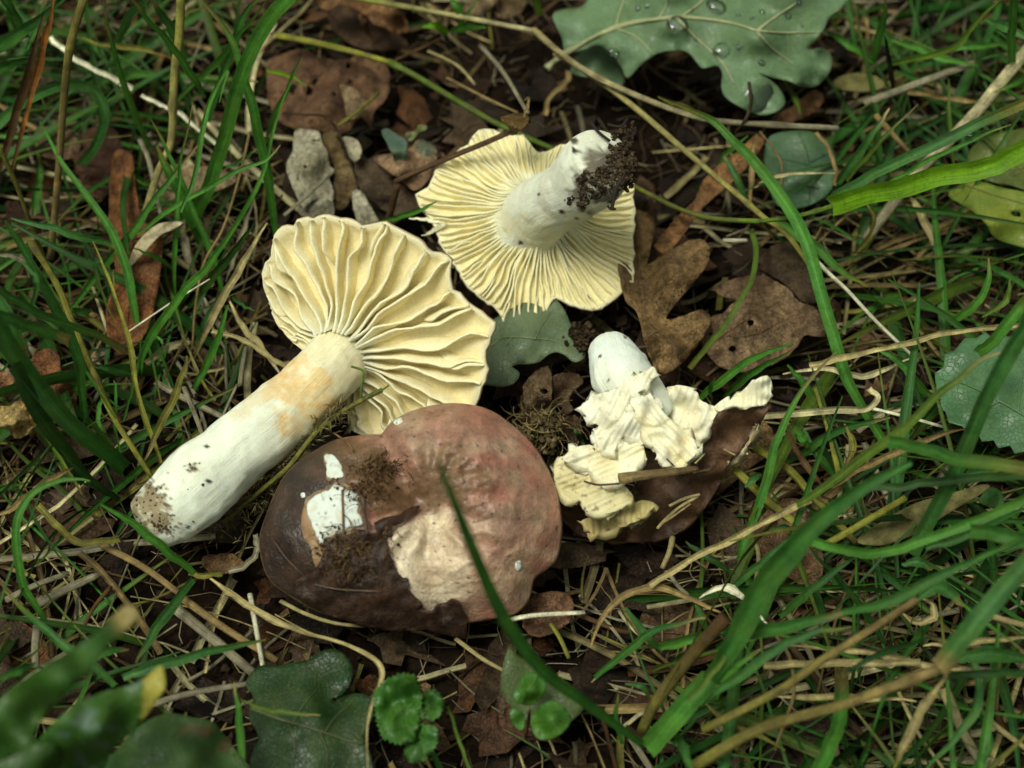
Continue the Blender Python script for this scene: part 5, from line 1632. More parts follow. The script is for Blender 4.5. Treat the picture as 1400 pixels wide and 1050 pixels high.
tuft('grass_plant', 'grass plant with one glowing wide yellow-green blade at the right edge', (870, 256), [
    ('CR', .9, 3.0, 28, 'O', 's', .2, [30, 235, 60, 248, 180, 310, 290, 360, 400, 388, 520, 398, 620, 402], 'V'),
    ('CR', 3.0, 3.6, 24, 'V', 's', .1, [620, 402, 780, 380, 930, 338, 1040, 300]),
    ('TR', 3.6, 6.5, 108, 'Y', 'n', .5, [255, 845, 370, 812, 520, 775, 700, 728, 880, 692, 960, 660, 1100, 590]),
    ('TR', 3.4, 6.0, 58, 'U', 'n', .4, [250, 830, 340, 770, 460, 700, 600, 635, 740, 570, 900, 490, 1090, 405]),
    ('TR', 3.0, 4.8, 26, 'G', 'z', .3, [500, 745, 640, 665, 800, 590, 1000, 505]),
    ('TR', 2.0, 4.4, 50, 'U', 'z', .3, [285, 755, 340, 680, 420, 560, 500, 445], 'Q'),
    ('TR', 2.0, 4.0, 22, 'V', 'z', .2, [320, 740, 400, 650, 480, 560, 615, 428]),
    ('CR', 1.8, 1.2, 66, 'G', 'z', .3, [680, 400, 770, 450, 870, 515, 970, 610, 1100, 695], 'O'),
    ('TR', 3.4, 1.0, 22, 'O', 'z', .3, [395, 820, 430, 880, 425, 940, 390, 1000, 330, 1060]),
])
tuft('grass_tuft', 'grass blades in front of the saw-toothed leaf at the right edge', (1260, 740), [
    ('R', 2.6, 7.0, 48, 'V', 'z', .3, [230, 890, 290, 860, 400, 775, 540, 680, 640, 600, 720, 520, 800, 450, 880, 380, 1000, 335], 'Q'),
    ('R', 2.0, 9.0, 74, 'U', 'n', .2, [650, 1070, 720, 930, 800, 780, 860, 640, 930, 480, 1000, 350, 1080, 220]),
    ('R', 5.0, 7.0, 60, 'M', 'n', .3, [560, 665, 640, 680, 720, 700, 850, 735, 1090, 765]),
    ('R', 4.5, 6.5, 54, 'G', 'n', .3, [880, 355, 960, 280, 1080, 130]),
    ('R', 2.0, 1.0, 36, 'G', 'a', .3, [510, 328, 600, 378, 660, 450, 725, 515]),
    ('R', 4.0, 4.6, 36, 'D', 'n', .2, [480, 832, 620, 825, 750, 808, 930, 792, 1080, 790]),
    ('R', 3.6, 4.0, 40, 'M', 'z', .2, [700, 1050, 820, 1010, 940, 960, 1080, 890]),
    ('R', 1.4, 3.2, 36, 'G', 'z', .2, [780, 245, 860, 190, 920, 100, 925, 10]),
    ('R', 3.0, 3.4, 30, 'V', 'b', .2, [900, 220, 985, 160, 1000, 80]),
    ('R', 3.0, 3.2, 50, 'U', 'b', .2, [800, 800, 880, 780, 960, 770]),
    ('R', 1.6, 1.4, 50, 'G', 'b', .3, [230, 620, 260, 660, 270, 690]),
])
tuft('grass_tuft', 'grass growing between straws at the upper right corner', (1300, 100), [
    ('TR', 1.0, 6.0, 42, 'G', 'z', .2, [425, 265, 450, 170, 470, 80, 488, -20]),
    ('TR', 3.0, 8.0, 46, 'G', 'n', .1, [1000, 310, 1000, 150, 1012, -20]),
    ('TR', 4.6, 5.0, 62, 'U', 'b', .3, [890, 80, 970, 110, 1090, 170]),
    ('TR', 2.0, 6.0, 32, 'V', 'z', .3, [500, 265, 640, 232, 760, 195, 820, 140, 870, 75, 960, -10]),
    ('TR', 2.4, 2.8, 42, 'G', 'b', .3, [500, 165, 620, 200, 700, 235, 860, 268]),
    ('TR', 2.0, 1.4, 40, 'G', 'b', .3, [230, 120, 340, 190, 440, 265]),
    ('TR', 1.6, 1.8, 34, 'M', 'b', .2, [520, 290, 600, 320, 680, 350]),
    ('TR', .6, 2.4, 22, 'V', 'z', .2, [762, 670, 742, 500, 742, 320]),
    ('TR', 2.6, 2.6, 36, 'G', 'b', .2, [700, 210, 850, 190, 1000, 175]),
    ('TR', 1.0, 2.0, 32, 'V', 'b', .2, [65, 330, 110, 400, 135, 470]),
    ('TR', 2.0, 3.0, 40, 'M', 'b', .3, [900, 130, 980, 190, 1060, 230]),
    ('TR', 3.0, 4.0, 30, 'G', 'z', .3, [1100, 300, 1020, 340, 930, 380]),
])
blade('TR', [480, 145, 490, 210, 500, 280, 522, 410], 4.5, 1.2, 26, (.006, .014, .008), 'a', 0, name='grass_leaf', label='thin blackish upright blade right of the oak leaf', cat='grass')
blade('CR', [455, 108, 480, 140, 520, 220, 562, 315], 2.0, 1.2, 38, 'U', 'a', .2, name='grass_leaf', label='short bluish blade hanging over the orange-brown leaf strip', cat='grass')
blade('CR', [420, 170, 480, 90, 570, 15], 1.2, 2.4, 30, 'G', 'z', .2, name='grass_leaf', label='short green blade below the arched dry stem near the oak leaf', cat='grass')
blade('CR', [582, 430, 602, 540, 575, 680, 480, 840, 380, 970, 300, 1060], 2.4, .8, 30, 'V', 'n', .6, 'O', name='grass_leaf', label='olive blade curving down over the holed dead leaf', cat='grass')
blade('TM', [500, 1000, 620, 970, 700, 945, 775, 903], 1.0, 2.8, 32, 'G', 'z', .2, name='grass_leaf', label='small green blade poking at the loose gills of the upturned mushroom', cat='grass')
blade('TM', [830, -20, 870, 30, 892, 85], 3.4, 2.8, 48, 'G', 'a', .2, name='grass_leaf', label='short green blade crossing the straw at the top edge', cat='grass')
blade('TM', [1240, 70, 1230, 20, 1225, -30], 2.0, 4.0, 40, 'V', 'n', .1, name='grass_leaf', label='pale green upright blade left of the oak leaf', cat='grass')
shoot = empty('shoot', P(650, 60, 0), 'little yellow-green shoot under the straw at the top edge', 'plant', 'grass plants')
blade('TM', [830, 150, 770, 118, 712, 122], 1.8, 2.4, 44, 'Y', 'z', .3, parent=shoot, name='leaf')
blade('TM', [840, 140, 920, 120, 1000, 125], 1.8, 2.4, 44, 'G', 'z', .3, parent=shoot, name='leaf')
blade('TM', [850, 145, 910, 70, 960, 0], 1.8, 3.4, 22, 'G', 'z', .3, parent=shoot, name='leaf')
blade('BM', [690, 430, 735, 560, 785, 700], 1.6, 2.0, 16, 'V', 'n', .3, name='grass_leaf', label='thread-thin green blade right of the crinkled seedling', cat='grass')

# straws, dry stems and twigs: (kind s/b, zone, h0, h1, width, colour, points, label[, end colour])
ST = [
    ('s', 'TL', 8.0, .8, 38, 'O', [345, -10, 290, 180, 262, 400, 240, 700, 208, 1060], 'tall olive-brown jointed stem standing at the upper left', 'T'),
    ('b', 'TL', 8.0, 2.0, 48, 'R', [222, -20, 190, 150, 120, 420, 40, 740], 'orange-brown withered blade left of the tall jointed stem', 'B'),
    ('b', 'TL', 7.5, 3.0, 60, 'B', [180, 60, 110, 330, 20, 620, -30, 760], 'dark brown withered blade at the left edge behind the hoop blade'),
    ('s', 'TL', 6.5, .8, 38, 'E', [742, -20, 735, 150, 720, 260, 710, 400, 702, 580, 650, 700, 600, 860, 550, 990], 'yellowish stem behind the tall blades at upper left', 'Q'),
    ('s', 'TL', 5.0, 1.0, 26, 'O', [-10, 590, 60, 740, 130, 930, 190, 1080], 'thin olive stem leaning at the left edge'),
    ('b', 'TL', 3.0, 2.4, 30, 'W', [205, 150, 300, 235, 400, 290, 545, 362], 'whitish flattened straw at upper left, upper piece'),
    ('b', 'TL', 2.4, 1.4, 24, 'W', [578, 388, 660, 430, 740, 470, 895, 595], 'whitish straw at upper left, lower piece in line with the first'),
    ('b', 'TL', 3.0, 2.6, 36, 'O', [320, 155, 440, 185, 600, 205, 705, 238], 'yellow-brown dying blade crossing the upper left', 'R'),
    ('s', 'L', 4.0, .6, 32, 'O', [125, 90, 230, 260, 300, 430, 380, 620, 460, 800, 540, 930, 625, 1060], 'olive stem slanting towards the base of the lying mushroom', 'E'),
    ('b', 'L', 4.2, .8, 60, 'Q', [1095, 15, 1000, 170, 920, 310, 850, 450, 795, 570], 'tan dry blade leaning left of the cream gills', 'O'),
    ('b', 'L', 1.6, 1.6, 28, 'Q', [870, 455, 1000, 495, 1100, 560, 1195, 612], 'tan straw running to the top of the lying stem'),
    ('b', 'L', 1.4, 1.6, 44, 'Q', [945, 335, 1000, 450, 1080, 530, 1155, 645], 'twisted grey-tan dry blade touching the lying stem', 'K'),
    ('s', 'L', 1.0, .8, 24, 'K', [755, 690, 800, 800, 842, 915], 'grey straw stub beside the lying stem'),
    ('s', 'L', 1.0, .8, 12, 'K', [972, 678, 930, 770, 888, 865], 'thin grey straw beside the lying stem'),
    ('b', 'L', 2.6, .4, 60, 'O', [770, 560, 730, 690, 660, 840, 590, 990], 'withered olive-brown leaf folded left of the lying stem', 'Q'),
    ('s', 'L', 2.8, 3.0, 9, 'W', [525, 462, 690, 350, 860, 245], 'hair-thin white straw across the left grass tuft'),
    ('b', 'L', 2.0, 1.0, 40, 'K', [-20, 145, 50, 150, 100, 175, 120, 240], 'pale grey dry blade tip at the left edge'),
    ('b', 'LM', 1.0, .4, 40, 'K', [790, 340, 750, 450, 700, 600, 660, 720], 'pale dry blade behind the tan leaning blade'),
    ('s', 'LM', 3.6, .5, 14, 'T', [775, 0, 740, 160, 690, 340, 640, 480, 560, 620, 520, 800, 500, 1040], 'thin brownish stem weaving down left of the cream gills'),
    ('s', 'LM', 1.6, 1.4, 28, 'K', [250, 40, 290, 130, 320, 260, 350, 400], 'grey straw in front of the rust-brown leaf'),
    ('s', 'LM', 2.0, 1.4, 14, 'X', [455, 440, 400, 480, 300, 495, 220, 520, 190, 550], 'dark thin stem across the rust-brown leaf'),
    ('b', 'BL', .8, .8, 40, 'Q', [690, 410, 760, 460, 820, 500, 950, 575, 1110, 625], 'long pale straw leading below the dark leaf of the brown cap, left piece'),
    ('b', 'BM', .8, 2.4, 34, 'Q', [-10, 62, 130, 140, 280, 185, 380, 235, 425, 290, 418, 340, 380, 430, 360, 560, 368, 720], 'long pale straw bending down past the dark oak leaf'),
    ('s', 'BL', .5, .5, 44, 'K', [590, 520, 700, 610, 860, 745], 'thick grey-brown straw left of the dark oak leaf'),
    ('s', 'BL', .6, .6, 32, 'T', [615, 488, 760, 590, 925, 692], 'brown straw beside the thick grey-brown one'),
    ('s', 'BL', .8, .8, 20, 'W', [835, 470, 858, 600, 882, 735], 'short pale straw standing above the dark oak leaf'),
    ('s', 'BL', .8, .8, 26, 'K', [505, 838, 640, 800, 835, 768], 'grey straw lying above the brown-patched leaf'),
    ('s', 'BL', .6, .6, 30, 'T', [345, 308, 480, 380, 605, 472], 'brown straw under the short two-bladed shoot'),
    ('b', 'BL', 1.2, 1.0, 32, 'O', [125, 170, 200, 250, 270, 298, 400, 285], 'olive-tan dry blade curving to the base of the lying stem'),
    ('s', 'BL', .8, .8, 32, 'K', [125, 575, 118, 650, 120, 715], 'short pale straw left, above the blurred leaf'),
    ('b', 'BL', 2.4, 2.0, 40, 'T', [-20, 220, 60, 165, 160, 90, 250, 45], 'brown dry blade at the left edge below the dark grass', 'B'),
    ('s', 'BL', .5, .5, 26, 'K', [20, 490, 120, 440, 230, 400], 'greyish straw inside the looping blade at lower left'),
    ('s', 'BL', .5, .5, 34, 'K', [130, 500, 230, 450, 330, 405], 'broad greyish straw at lower left below the lying stem'),
    ('s', 'BL', .5, .5, 16, 'B', [370, 445, 310, 520, 265, 610], 'dark thin twig above the blurred leaf tip'),
    ('b', 'BL', 1.0, 1.2, 26, 'K', [850, 270, 860, 320, 820, 375, 760, 395], 'small curled grey straw under the edge of the brown cap'),
    ('s', 'BM', 1.0, .8, 20, 'Q', [10, 5, 120, 60, 240, 96, 410, 112], 'yellowish thin straw under the dark leaf of the brown cap'),
    ('s', 'BM', .7, .7, 22, 'Q', [725, 160, 830, 238, 925, 292], 'yellow-tan straw ending at the glossy little plant'),
    ('s', 'BM', 1.0, 1.0, 24, 'W', [940, 82, 1060, 62, 1250, 52], 'white straw right of the brown cap'),
    ('s', 'BM', .9, .9, 22, 'E', [1112, 98, 1150, 160, 1185, 238], 'short yellowish straw below the white one'),
    ('s', 'BR', 2.4, 4.8, 42, 'O', [350, 810, 560, 690, 800, 622, 1000, 550, 1190, 478], 'long olive-brown stem rising across the lower right corner', 'T'),
    ('s', 'BR', 2.4, 4.6, 32, 'O', [375, 695, 600, 580, 760, 470, 840, 420, 1060, 280], 'brown-tipped stem above the long olive-brown one', 'T'),
    ('b', 'BR', 1.6, 2.4, 30, 'Q', [205, 235, 290, 180, 380, 130, 500, 72, 650, -5, 720, -40], 'pale straw slanting up right of the broken mushroom'),
    ('b', 'BR', 1.0, 1.4, 44, 'T', [20, 430, 55, 335, 140, 262, 230, 240, 330, 275, 435, 322], 'curled tan dry blade right of the brown cap'),
    ('b', 'BR', 1.4, 1.2, 40, 'W', [365, 275, 430, 240, 500, 268, 590, 365], 'pale curved dry blade behind the stout grass plant'),
    ('b', 'BR', 1.8, 2.0, 32, 'Q', [570, 490, 800, 482, 1070, 480], 'tan straw lying level at the lower right'),
    ('b', 'BR', 1.6, 1.8, 42, 'Q', [650, 425, 900, 450, 1100, 490, 1320, 502], 'broad tan dry blade lying level at the lower right', 'K'),
    ('b', 'BR', 1.2, 1.4, 36, 'Q', [610, 588, 800, 592, 1060, 602], 'straw lying level below the broad tan dry blade'),
    ('b', 'BR', 4.4, 1.6, 58, 'Q', [1155, 520, 1085, 615, 1025, 730, 985, 820], 'hanging yellowish dry leaf tip at the lower right', 'O'),
    ('s', 'BR', 4.0, 1.0, 48, 'B', [448, 335, 330, 470, 230, 600, 180, 700], 'blurred brown stem leaning behind the stout grass plant', 'O'),
    ('s', 'BR', 1.6, .8, 44, 'Q', [1145, 565, 1205, 700, 1280, 830], 'thick pale straw going down at the lower right corner', 'K'),
    ('s', 'BR', 1.4, 1.0, 24, 'Q', [1250, 625, 1320, 690, 1420, 765], 'thin straw at the lower right edge'),
    ('s', 'BR', 1.2, .6, 16, 'Q', [1000, 575, 1060, 700, 1150, 830], 'thin straw left of the thick pale one at the lower right'),
    ('s', 'BR', 2.2, 2.4, 28, 'Q', [1275, 325, 1340, 345, 1420, 366], 'straw at the right edge below the dark green tangle'),
    ('b', 'BR', 2.0, 2.2, 34, 'Q', [1075, 425, 1230, 412, 1420, 398], 'tan dry blade at the right edge above the level straws'),
    ('b', 'BR', 2.0, 1.4, 36, 'Q', [1075, 275, 1108, 295, 1112, 335, 1060, 355, 1010, 325], 'curled pale dry leaf in the tangle at the lower right'),
    ('s', 'BR', .8, .8, 20, 'Q', [280, 80, 268, 130, 245, 180], 'short pale straw below the broken mushroom'),
    ('s', 'BR', .8, .8, 18, 'K', [270, 200, 300, 240, 330, 265], 'grey straw stub below the broken mushroom'),
    ('b', 'BR', 1.0, 1.0, 34, 'O', [380, 610, 440, 660, 520, 700, 640, 760], 'withered olive blade under the stout grass plant'),
    ('s', 'BR', 2.0, .8, 14, 'T', [610, 395, 655, 470, 665, 580, 640, 660, 605, 760], 'thin tan fibre hanging behind the level straws'),
    ('b', 'R', 2.6, 2.4, 28, 'Q', [280, 392, 400, 365, 560, 330, 720, 290, 850, 265, 1080, 248], 'pale straw crossing behind the saw-toothed leaf'),
    ('b', 'R', 1.4, 1.4, 38, 'S', [185, 425, 330, 402, 410, 425, 480, 432, 560, 405, 645, 365], 'broad pale dry blade lying above the broken mushroom tip'),
    ('b', 'R', 1.8, 1.6, 32, 'S', [100, 572, 250, 562, 440, 552, 500, 540, 520, 505, 495, 475], 'pale straw with a hooked end right of the broken mushroom tip'),
    ('s', 'R', 1.6, 1.4, 16, 'W', [495, 545, 640, 580, 765, 615], 'thin white straw left of the saw-toothed leaf'),
    ('s', 'R', 1.2, .8, 40, 'E', [65, 675, 200, 760, 300, 870, 450, 1030], 'yellow-olive stem right of the broken mushroom, upper of two', 'O'),
    ('s', 'R', 1.0, .7, 40, 'E', [15, 765, 120, 870, 270, 990], 'yellow-olive stem right of the broken mushroom, lower of two'),
    ('s', 'R', 1.4, 1.2, 32, 'E', [308, 475, 350, 620, 385, 780], 'upright yellow-olive stem behind the folded blade'),
    ('b', 'R', 2.0, 1.6, 38, 'O', [405, 600, 438, 680, 405, 768], 'small yellowing leaf in the grass right of the broken mushroom', 'R'),
    ('s', 'R', 1.8, 2.6, 30, 'E', [340, 1035, 470, 960, 625, 868], 'yellow-green straw resting on the withered olive leaf'),
    ('b', 'R', 1.6, 1.2, 40, 'B', [195, 615, 260, 740, 335, 835], 'brown withered blade crossing the yellow-olive stems'),
    ('b', 'R', 3.0, 3.4, 40, 'T', [360, 830, 480, 760, 600, 700, 700, 660, 850, 615], 'tan dry blade lying under the long dying blade at the right', 'B'),
    ('s', 'CR', 2.6, 1.0, 24, 'W', [868, 575, 945, 650, 1020, 720, 1150, 860, 1330, 1030], 'straight white straw behind the long slanting blade'),
    ('s', 'TO', 3.4, 3.0, 36, 'Q', [30, 125, 130, 215, 250, 300, 430, 390, 700, 492, 900, 522, 1325, 545], 'tan dry stem running level below the oak leaf', 'K'),
    ('s', 'TO', 3.2, 2.4, 34, 'Q', [120, 225, 200, 270, 350, 372, 500, 490, 650, 620, 800, 747, 900, 830, 1010, 925, 1110, 1000, 1220, 1150], 'pale olive stem slanting from the oak leaf stalk to the bright blade', 'E'),
    ('b', 'TO', 2.8, 3.4, 40, 'O', [560, 415, 660, 450, 760, 500, 830, 540], 'yellow-brown sheath on the dry stem below the oak leaf', 'V'),
    ('s', 'TO', 4.0, 3.0, 18, 'X', [945, 350, 955, 430, 935, 500, 890, 560], 'dark forked awn in front of the oak leaf tip'),
    ('s', 'TR', 4.0, .8, 56, 'S', [1080, 190, 960, 330, 880, 430, 760, 560, 640, 680, 540, 800, 400, 985], 'thick pale stem slanting through the upper right grass', 'K'),
    ('s', 'TR', 2.0, 2.6, 40, 'K', [395, 425, 500, 385, 620, 340, 845, 258], 'greyish cut straw in the upper right grass'),
    ('b', 'TR', 1.4, 1.6, 26, 'T', [575, 378, 720, 400, 875, 422], 'pinkish tan straw under the greyish cut straw'),
    ('b', 'CR', 2.0, 2.0, 34, 'S', [595, 250, 640, 220, 720, 192, 830, 183, 955, 186], 'creamy dry blade across the dull green leaf below the oak leaf'),
    ('b', 'TR', 1.2, .6, 62, 'Q', [575, 790, 640, 900, 715, 1080], 'broad tan dry blade below the bright wide blade'),
    ('s', 'TR', 2.0, 1.0, 30, 'T', [440, 470, 520, 560, 600, 650], 'brownish straw behind the bluish blade at the upper right'),
    ('b', 'CR', 2.4, 1.4, 42, 'T', [605, 10, 585, 110, 580, 220, 575, 345], 'withered tan blade hanging right of the orange-brown strip'),
    ('s', 'CR', 2.2, 1.4, 12, 'T', [620, 0, 690, 90, 720, 160, 715, 250], 'thin arched stem over the dull green leaf'),
    ('b', 'CR', 2.2, 1.4, 26, 'T', [870, 0, 930, 80, 960, 180, 950, 240], 'thin withered leaf tip over the dull green leaf'),
    ('s', 'CR', 1.0, 1.0, 24, 'W', [458, 488, 510, 488, 560, 488], 'short white straw end above the holed dead leaf'),
    ('s', 'CR', .9, .9, 12, 'K', [470, 470, 520, 450, 570, 432], 'thin grey straw above the short white straw end'),
    ('s', 'CR', .8, .9, 20, 'O', [1010, 600, 1060, 540, 1110, 490, 1140, 430], 'thin olive stem beside the leaf with a yellow edge'),
    ('s', 'TM', 2.8, 2.8, 34, 'E', [370, -15, 640, 30, 900, 78, 1215, 138], 'long pale olive straw across the top edge', 'S'),
    ('s', 'TM', 2.2, 2.0, 40, 'E', [60, 158, 250, 195, 430, 240, 580, 285], 'flattened olive stem above the hole-riddled leaf'),
    ('s', 'TM', 2.0, 1.8, 36, 'V', [560, 275, 700, 350, 900, 470, 1060, 560, 1300, 668], 'green stem running behind the rim of the upturned mushroom'),
    ('s', 'TM', 1.6, 1.8, 18, 'Q', [740, 230, 830, 270, 890, 310, 950, 380], 'thin tan straw over the dark gap left of the upturned mushroom'),
    ('s', 'TM', 1.8, 2.6, 18, 'T', [825, 350, 980, 430, 1140, 505], 'tan straw lying along the green stem'),
    ('s', 'TM', 1.8, 3.4, 26, 'K', [975, 205, 1080, 330, 1185, 505], 'grey stem slanting down to the tip of the bent brown stalk'),
    ('s', 'TM', 1.8, 1.4, 13, 'X', [85, 508, 200, 515, 280, 525, 350, 620, 430, 850], 'thin dark stem curving over the bleached leaves'),
    ('s', 'TN', 2.1, 2.0, 26, 'O', [430, 470, 540, 390, 665, 280], 'short yellowish straw on the hole-riddled leaf'),
    ('s', 'TN', 1.8, 1.6, 22, 'K', [120, 985, 220, 900, 320, 810, 410, 730], 'grey twig over the speckled skeleton leaf'),
    ('s', 'TM', 1.4, 1.4, 16, 'B', [590, 270, 720, 210, 800, 170], 'short brown twig joining the stems at the top'),
    ('b', 'TO', 1.6, .8, 30, 'T', [180, 300, 170, 350, 100, 410, 80, 490], 'curled tan dry leaf under the oak leaf stalk'),
    ('s', 'RN', 1.0, .9, 24, 'Q', [120, 640, 130, 720, 115, 820], 'thin pale curl of straw in front of the folded blade'),
    ('s', 'M5', .6, .6, 24, 'K', [550, 330, 560, 250, 575, 170], 'dull straw standing behind the lying stem'),
]
for r in ST:
    k, z, h0, h1, w, c, pts, lab = r[:8]
    end = r[8] if len(r) > 8 else None
    if k == 's':
        stalk(z, pts, h0, h1, w, c, .15, end=end, name='straw', nodes=2 if len(pts) > 8 else 0, flatk=.75, label=lab, cat='straw', group='straws and dry stems', taper=.8)
    else:
        blade(z, pts, h0, h1, w * .85, c, 'n' if w < 34 else 'b', .2, end=end, name='dry_blade', fold=.28, label=lab, cat='straw', group='straws and dry stems')

# bent brown stalk leaning on the upturned mushroom
bs = empty('bent_stalk', P(530, 300, 0), 'bent dark brown stalk with withered tip leaning on the upturned mushroom', 'twig')
stalk('TM', [545, 1040, 575, 930, 602, 825], .6, 2.4, 34, 'B', parent=bs, mat='twig', name='stalk')
stalk('TM', [590, 815, 700, 765, 850, 700, 1000, 638, 1120, 585, 1180, 555], 2.4, 4.2, 30, 'B', parent=bs, mat='twig', name='stalk')
stalk('TM', [1120, 575, 1180, 545, 1230, 550, 1265, 575], 4.2, 4.3, 30, 'X', parent=bs, mat='twig', name='stalk', taper=.5)
leaf('withered_leaf', 'TM', [1065, 525, 1110, 515, 1150, 505, 1190, 520, 1180, 560, 1140, 600, 1110, 610, 1100, 570, 1080, 555], [1065, 525, 4.5, 1190, 520, 4.5, 1110, 610, 4.2, 1130, 560, 4.7], (.20, .13, .045), 'dead', (.12, .07, .025), jag=1, parent=bs)
blade('TM', [1165, 525, 1185, 480, 1190, 435, 1170, 455], 4.4, 4.8, 16, 'T', 'z', parent=bs, name='withered_leaf')

# mossy twig between lying stem and brown cap
mt = empty('mossy_twig', P(400, 640, 0), 'thin mossy twig squeezed between the lying stem and the brown cap', 'twig')
stalk('M5', [1150, 350, 1080, 385, 1000, 430, 940, 470, 880, 520, 820, 590, 760, 670, 680, 740, 560, 840, 480, 910], 3.9, .9, 24, 'O', parent=mt, mat='twig', name='stalk', bump=.2)
stalk('M5', [1060, 385, 1065, 320, 1070, 270, 1020, 250], 3.9, 4.2, 11, 'V', parent=mt, mat='twig', name='side_shoot')
stalk('M5', [1090, 380, 1150, 350, 1180, 330], 4.0, 4.1, 9, 'V', parent=mt, mat='twig', name='side_shoot')
b = Bag()
mpts = cr([P(*zp('M5', x, y), h) for x, y, h in ((1000, 430, 3.5), (900, 510, 2.9), (820, 600, 2.3), (740, 690, 1.8), (640, 790, 1.3), (560, 850, .9), (480, 920, .8))], 12)
mpts = [Vector(p) for p in mpts]
for i in range(420):
    k = random.random() ** .8
    p = mpts[int(k * (len(mpts) - 1))]
    q = p + Vector((random.gauss(0, .12 + .25 * k), random.gauss(0, .12 + .25 * k), random.gauss(0, .12)))
    d = Vector((random.gauss(0, 1), random.gauss(0, 1), random.gauss(.3, .6))).normalized()
    ln = random.uniform(.1, .35)
    g = tube_geo([q, q + d * ln * .5 + Vector((0, 0, .04)), q + d * ln], [.022, .018, .006], mulc((.16, .14, .055), random.uniform(.4, 1.6)), 4, 1, seedn())
    b.add(g[0], g[1], g[2], g[3])
b.build('moss', 'straw', 'dry mossy fuzz along the twig', mt)
# ------------------------------------------------------------------ what nobody could count: litter, crumbs, undergrowth
KEEP = [  # kept free of loose grass: mushrooms and the open litter between them (photo px)
    [(150, 760), (180, 660), (340, 560), (400, 470), (350, 400), (350, 320), (420, 285), (540, 290), (560, 160), (700, 160), (850, 150), (890, 200), (990, 320), (1140, 430), (1060, 500), (1060, 620), (960, 740), (790, 760), (740, 860), (640, 900), (400, 850), (350, 790)],
    [(380, 60), (700, 20), (760, 0), (1150, 0), (1150, 120), (1080, 180), (960, 180), (900, 330), (560, 320), (380, 300)],
    [(340, 880), (800, 860), (820, 1050), (340, 1050)],
]


def dens(x, y):
    """how thick the living grass is at a photo pixel"""
    if any(inpoly(x, y, k) for k in KEEP):
        return 0
    if x < 360:
        if y < 650:
            return .8
        return .35 if y < 1000 else .5
    if x > 980:
        return 1.0 if y > 550 or y < 330 else .75
    if x > 800 and y > 790:
        return .8
    return .35


rg = random.Random(11)
bag = Bag()
made = 0
for i in range(30000):
    if made > 1600:
        break
    gx, gy = rg.uniform(-24, 24), rg.uniform(-16, 26)
    x, y = proj(Vector((gx, gy, 0)))
    if rg.random() > dens(x, y):
        continue
    a = rg.uniform(0, 6.28)
    ln = rg.uniform(3.5, 10.0)
    d = Vector((math.cos(a), math.sin(a), 0))
    up = rg.uniform(.15, .75)
    pts = []
    for k in range(9):
        t = k / 8
        pts.append(Vector((gx, gy, -.5)) + d * ln * (t * .6 + .25 * t * t) + Vector((0, 0, ln * up * (t - .45 * t * t))) + Vector((-d.y, d.x, 0)) * .25 * nz(i * .7, t * 2))
    bad = False
    for p in pts[2:]:
        px, py = proj(p)
        if any(inpoly(px, py, k) for k in KEEP) and p.z > .3:
            bad = True
            break
    if bad:
        continue
    dark = 1.0
    c = rg.choice(('G', 'G', 'M', 'M', 'M', 'U', 'D', 'V'))
    g = ribbon_geo(pts, rg.choice((.08, .1, .12, .15, .2, .3)), mulc(COL[c], rg.uniform(.4, 1.0)), 'z', .18, rg.uniform(-.9, .9), endcol=COL['O'] if rg.random() < .5 else None, seed=seedn(), face=Vector((rg.gauss(0, .5), rg.gauss(-.3, .5), 1)).normalized())
    bag.add(*g)
    made += 1
bag.build('grass', 'grass', 'fine green undergrowth of grass between the larger blades')

bag = Bag()
for i in range(4200):
    gx, gy = rg.uniform(-24, 24), rg.uniform(-16, 26)
    x, y = proj(Vector((gx, gy, 0)))
    dn = dens(x, y)
    if rg.random() > .34 + .7 * dn:
        continue
    a = rg.uniform(0, 6.28)
    if x > 950 and rg.random() < .6:
        a = rg.gauss(.35, .5)
    ln = rg.uniform(.8, 6.0) if dn > 0 else rg.uniform(.5, 2.5)
    d = Vector((math.cos(a), math.sin(a), 0))
    k0 = Vector((-d.y, d.x, 0))
    z0 = ground_z(gx, gy)
    zz = rg.uniform(.05, .8) * (1 if dn > 0 else .45)
    sl = rg.uniform(-.12, .12)
    cv = rg.uniform(-.5, .5)
    pts = []
    for k in range(6):
        t = k / 5 - .5
        p = Vector((gx, gy, 0)) + d * ln * t + k0 * cv * t * t * ln * .6
        p.z = lerp(z0, ground_z(p.x, p.y), .6) + .1 + zz + sl * t * ln + .1 * nz(i, t * 3)
        pts.append(p)
    c = rg.choice(('S', 'Q', 'Q', 'T', 'T', 'K', 'K', 'O', 'B', 'B', 'B'))
    col = mulc(COL[c], rg.uniform(.3, 1.15) if dn > 0 else rg.uniform(.25, .8))
    if rg.random() < .5:
        g = tube_geo(pts, rg.uniform(.015, .055), col, 5, .6, seedn())
    else:
        g = ribbon_geo(pts, rg.uniform(.05, .2), col, 'n', .25, rg.uniform(-.7, .7), seed=seedn(), face=Vector((rg.gauss(0, .3), rg.gauss(0, .3), 1)).normalized())
    bag.add(*g)
bag.build('straw_litter', 'straw', 'loose bits of straw and dry grass littering the ground')

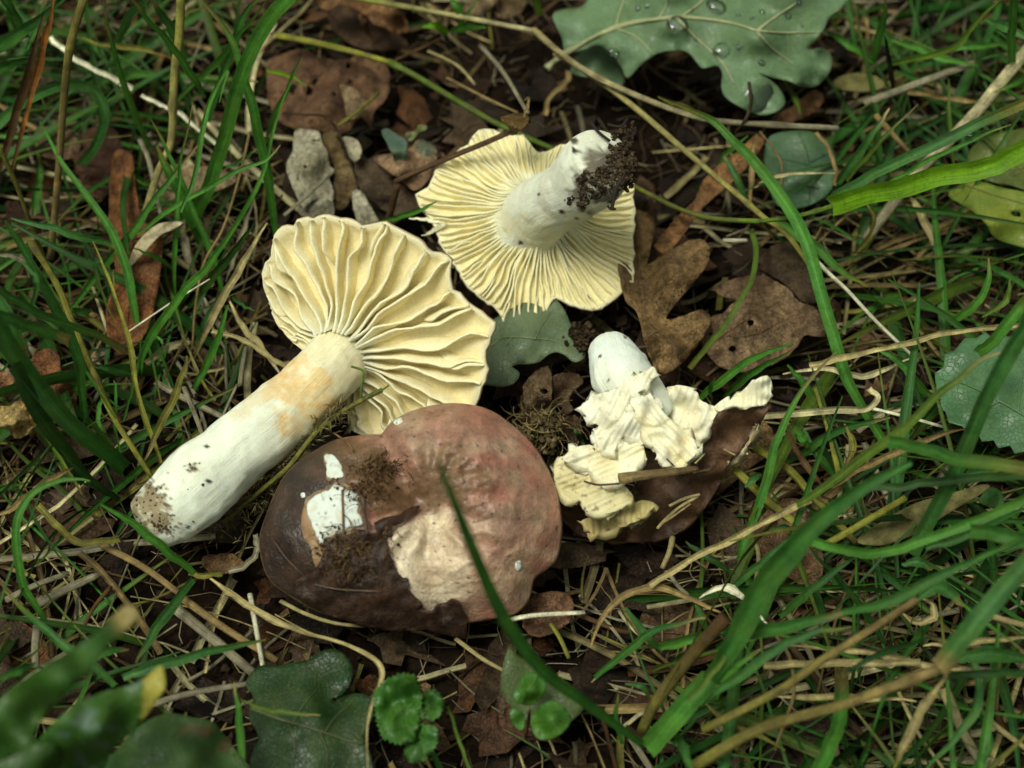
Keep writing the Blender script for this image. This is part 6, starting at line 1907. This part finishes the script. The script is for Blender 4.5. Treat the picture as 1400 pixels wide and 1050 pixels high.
bag = Bag()
for i in range(1700):
    gx, gy = rg.uniform(-24, 24), rg.uniform(-16, 26)
    a = rg.uniform(0, 6.28)
    r = rg.choice((.15, .2, .3, .4, .6, .8))
    tilt = Vector((rg.gauss(0, .28), rg.gauss(0, .28), 1)).normalized()
    e1 = tilt.cross(Vector((math.cos(a), math.sin(a), 0))).normalized()
    e2 = tilt.cross(e1)
    cu = rg.uniform(-.9, .9)
    c0 = Vector((gx, gy, ground_z(gx, gy) + .12 + rg.uniform(0, .35)))
    n = 13
    v = [c0]
    el = rg.uniform(1.0, 2.0)
    for ring in (.5, 1.0):
        for k in range(n):
            th = 2 * math.pi * k / n
            rr = r * ring * (1 + (1.3 * nz(i * 1.3, k * 1.9) if ring == 1 else .3 * nz(i * .9, k * 1.3)))
            u, w = rr * math.cos(th) * el, rr * math.sin(th) * .8
            v.append(c0 + e1 * u + e2 * w + tilt * (cu * w * w / r + (.12 + .25 * (ring == 1)) * r * nz(i, k * 2.1)))
    f = [(0, 1 + k, 1 + (k + 1) % n) for k in range(n)] + [(1 + k, 1 + n + k, 1 + n + (k + 1) % n, 1 + (k + 1) % n) for k in range(n)]
    col = mixc((.008, .005, .003), rg.choice(((.20, .115, .055), (.18, .075, .028), (.12, .08, .045), (.08, .04, .02))), rg.random() ** 2)
    bag.add(v, f, [mulc(col, rg.uniform(.8, 1.15)) for _ in v])
bag.build('leaf_litter', 'dead', 'broken brown leaf litter covering the soil')

bag = Bag()
for i in range(5200):
    gx, gy = rg.uniform(-22, 22), rg.uniform(-15, 24)
    v, f = crumb_geo(Vector((gx, gy, ground_z(gx, gy) + rg.uniform(0, .15))), rg.choice((.03, .05, .07, .1, .16)), i + .21)
    bag.add(v, f, mulc((.022, .014, .008), rg.uniform(.3, 1.8)))
bag.build('soil_crumbs', 'dirt', 'dark crumbs of soil and grit on the ground')

bag = Bag()
for i in range(2800):                         # fine rootlets and fibres
    gx, gy = rg.uniform(-22, 22), rg.uniform(-15, 24)
    a = rg.uniform(0, 6.28)
    ln = rg.uniform(.5, 2.6)
    p = Vector((gx, gy, ground_z(gx, gy) + rg.uniform(.1, .6)))
    pts = []
    for k in range(6):
        pts.append(p.copy())
        a += rg.uniform(-.7, .7)
        p = p + Vector((math.cos(a), math.sin(a), rg.uniform(-.15, .15))) * ln / 5
    g = tube_geo(pts, rg.uniform(.008, .022), mulc(rg.choice(((.25, .19, .10), (.10, .06, .03), (.32, .28, .18), (.05, .03, .02))), rg.uniform(.5, 1.1)), 4, 1, seedn())
    bag.add(*g)
bag.build('root_fibres', 'straw', 'fine root fibres and plant threads over the soil')
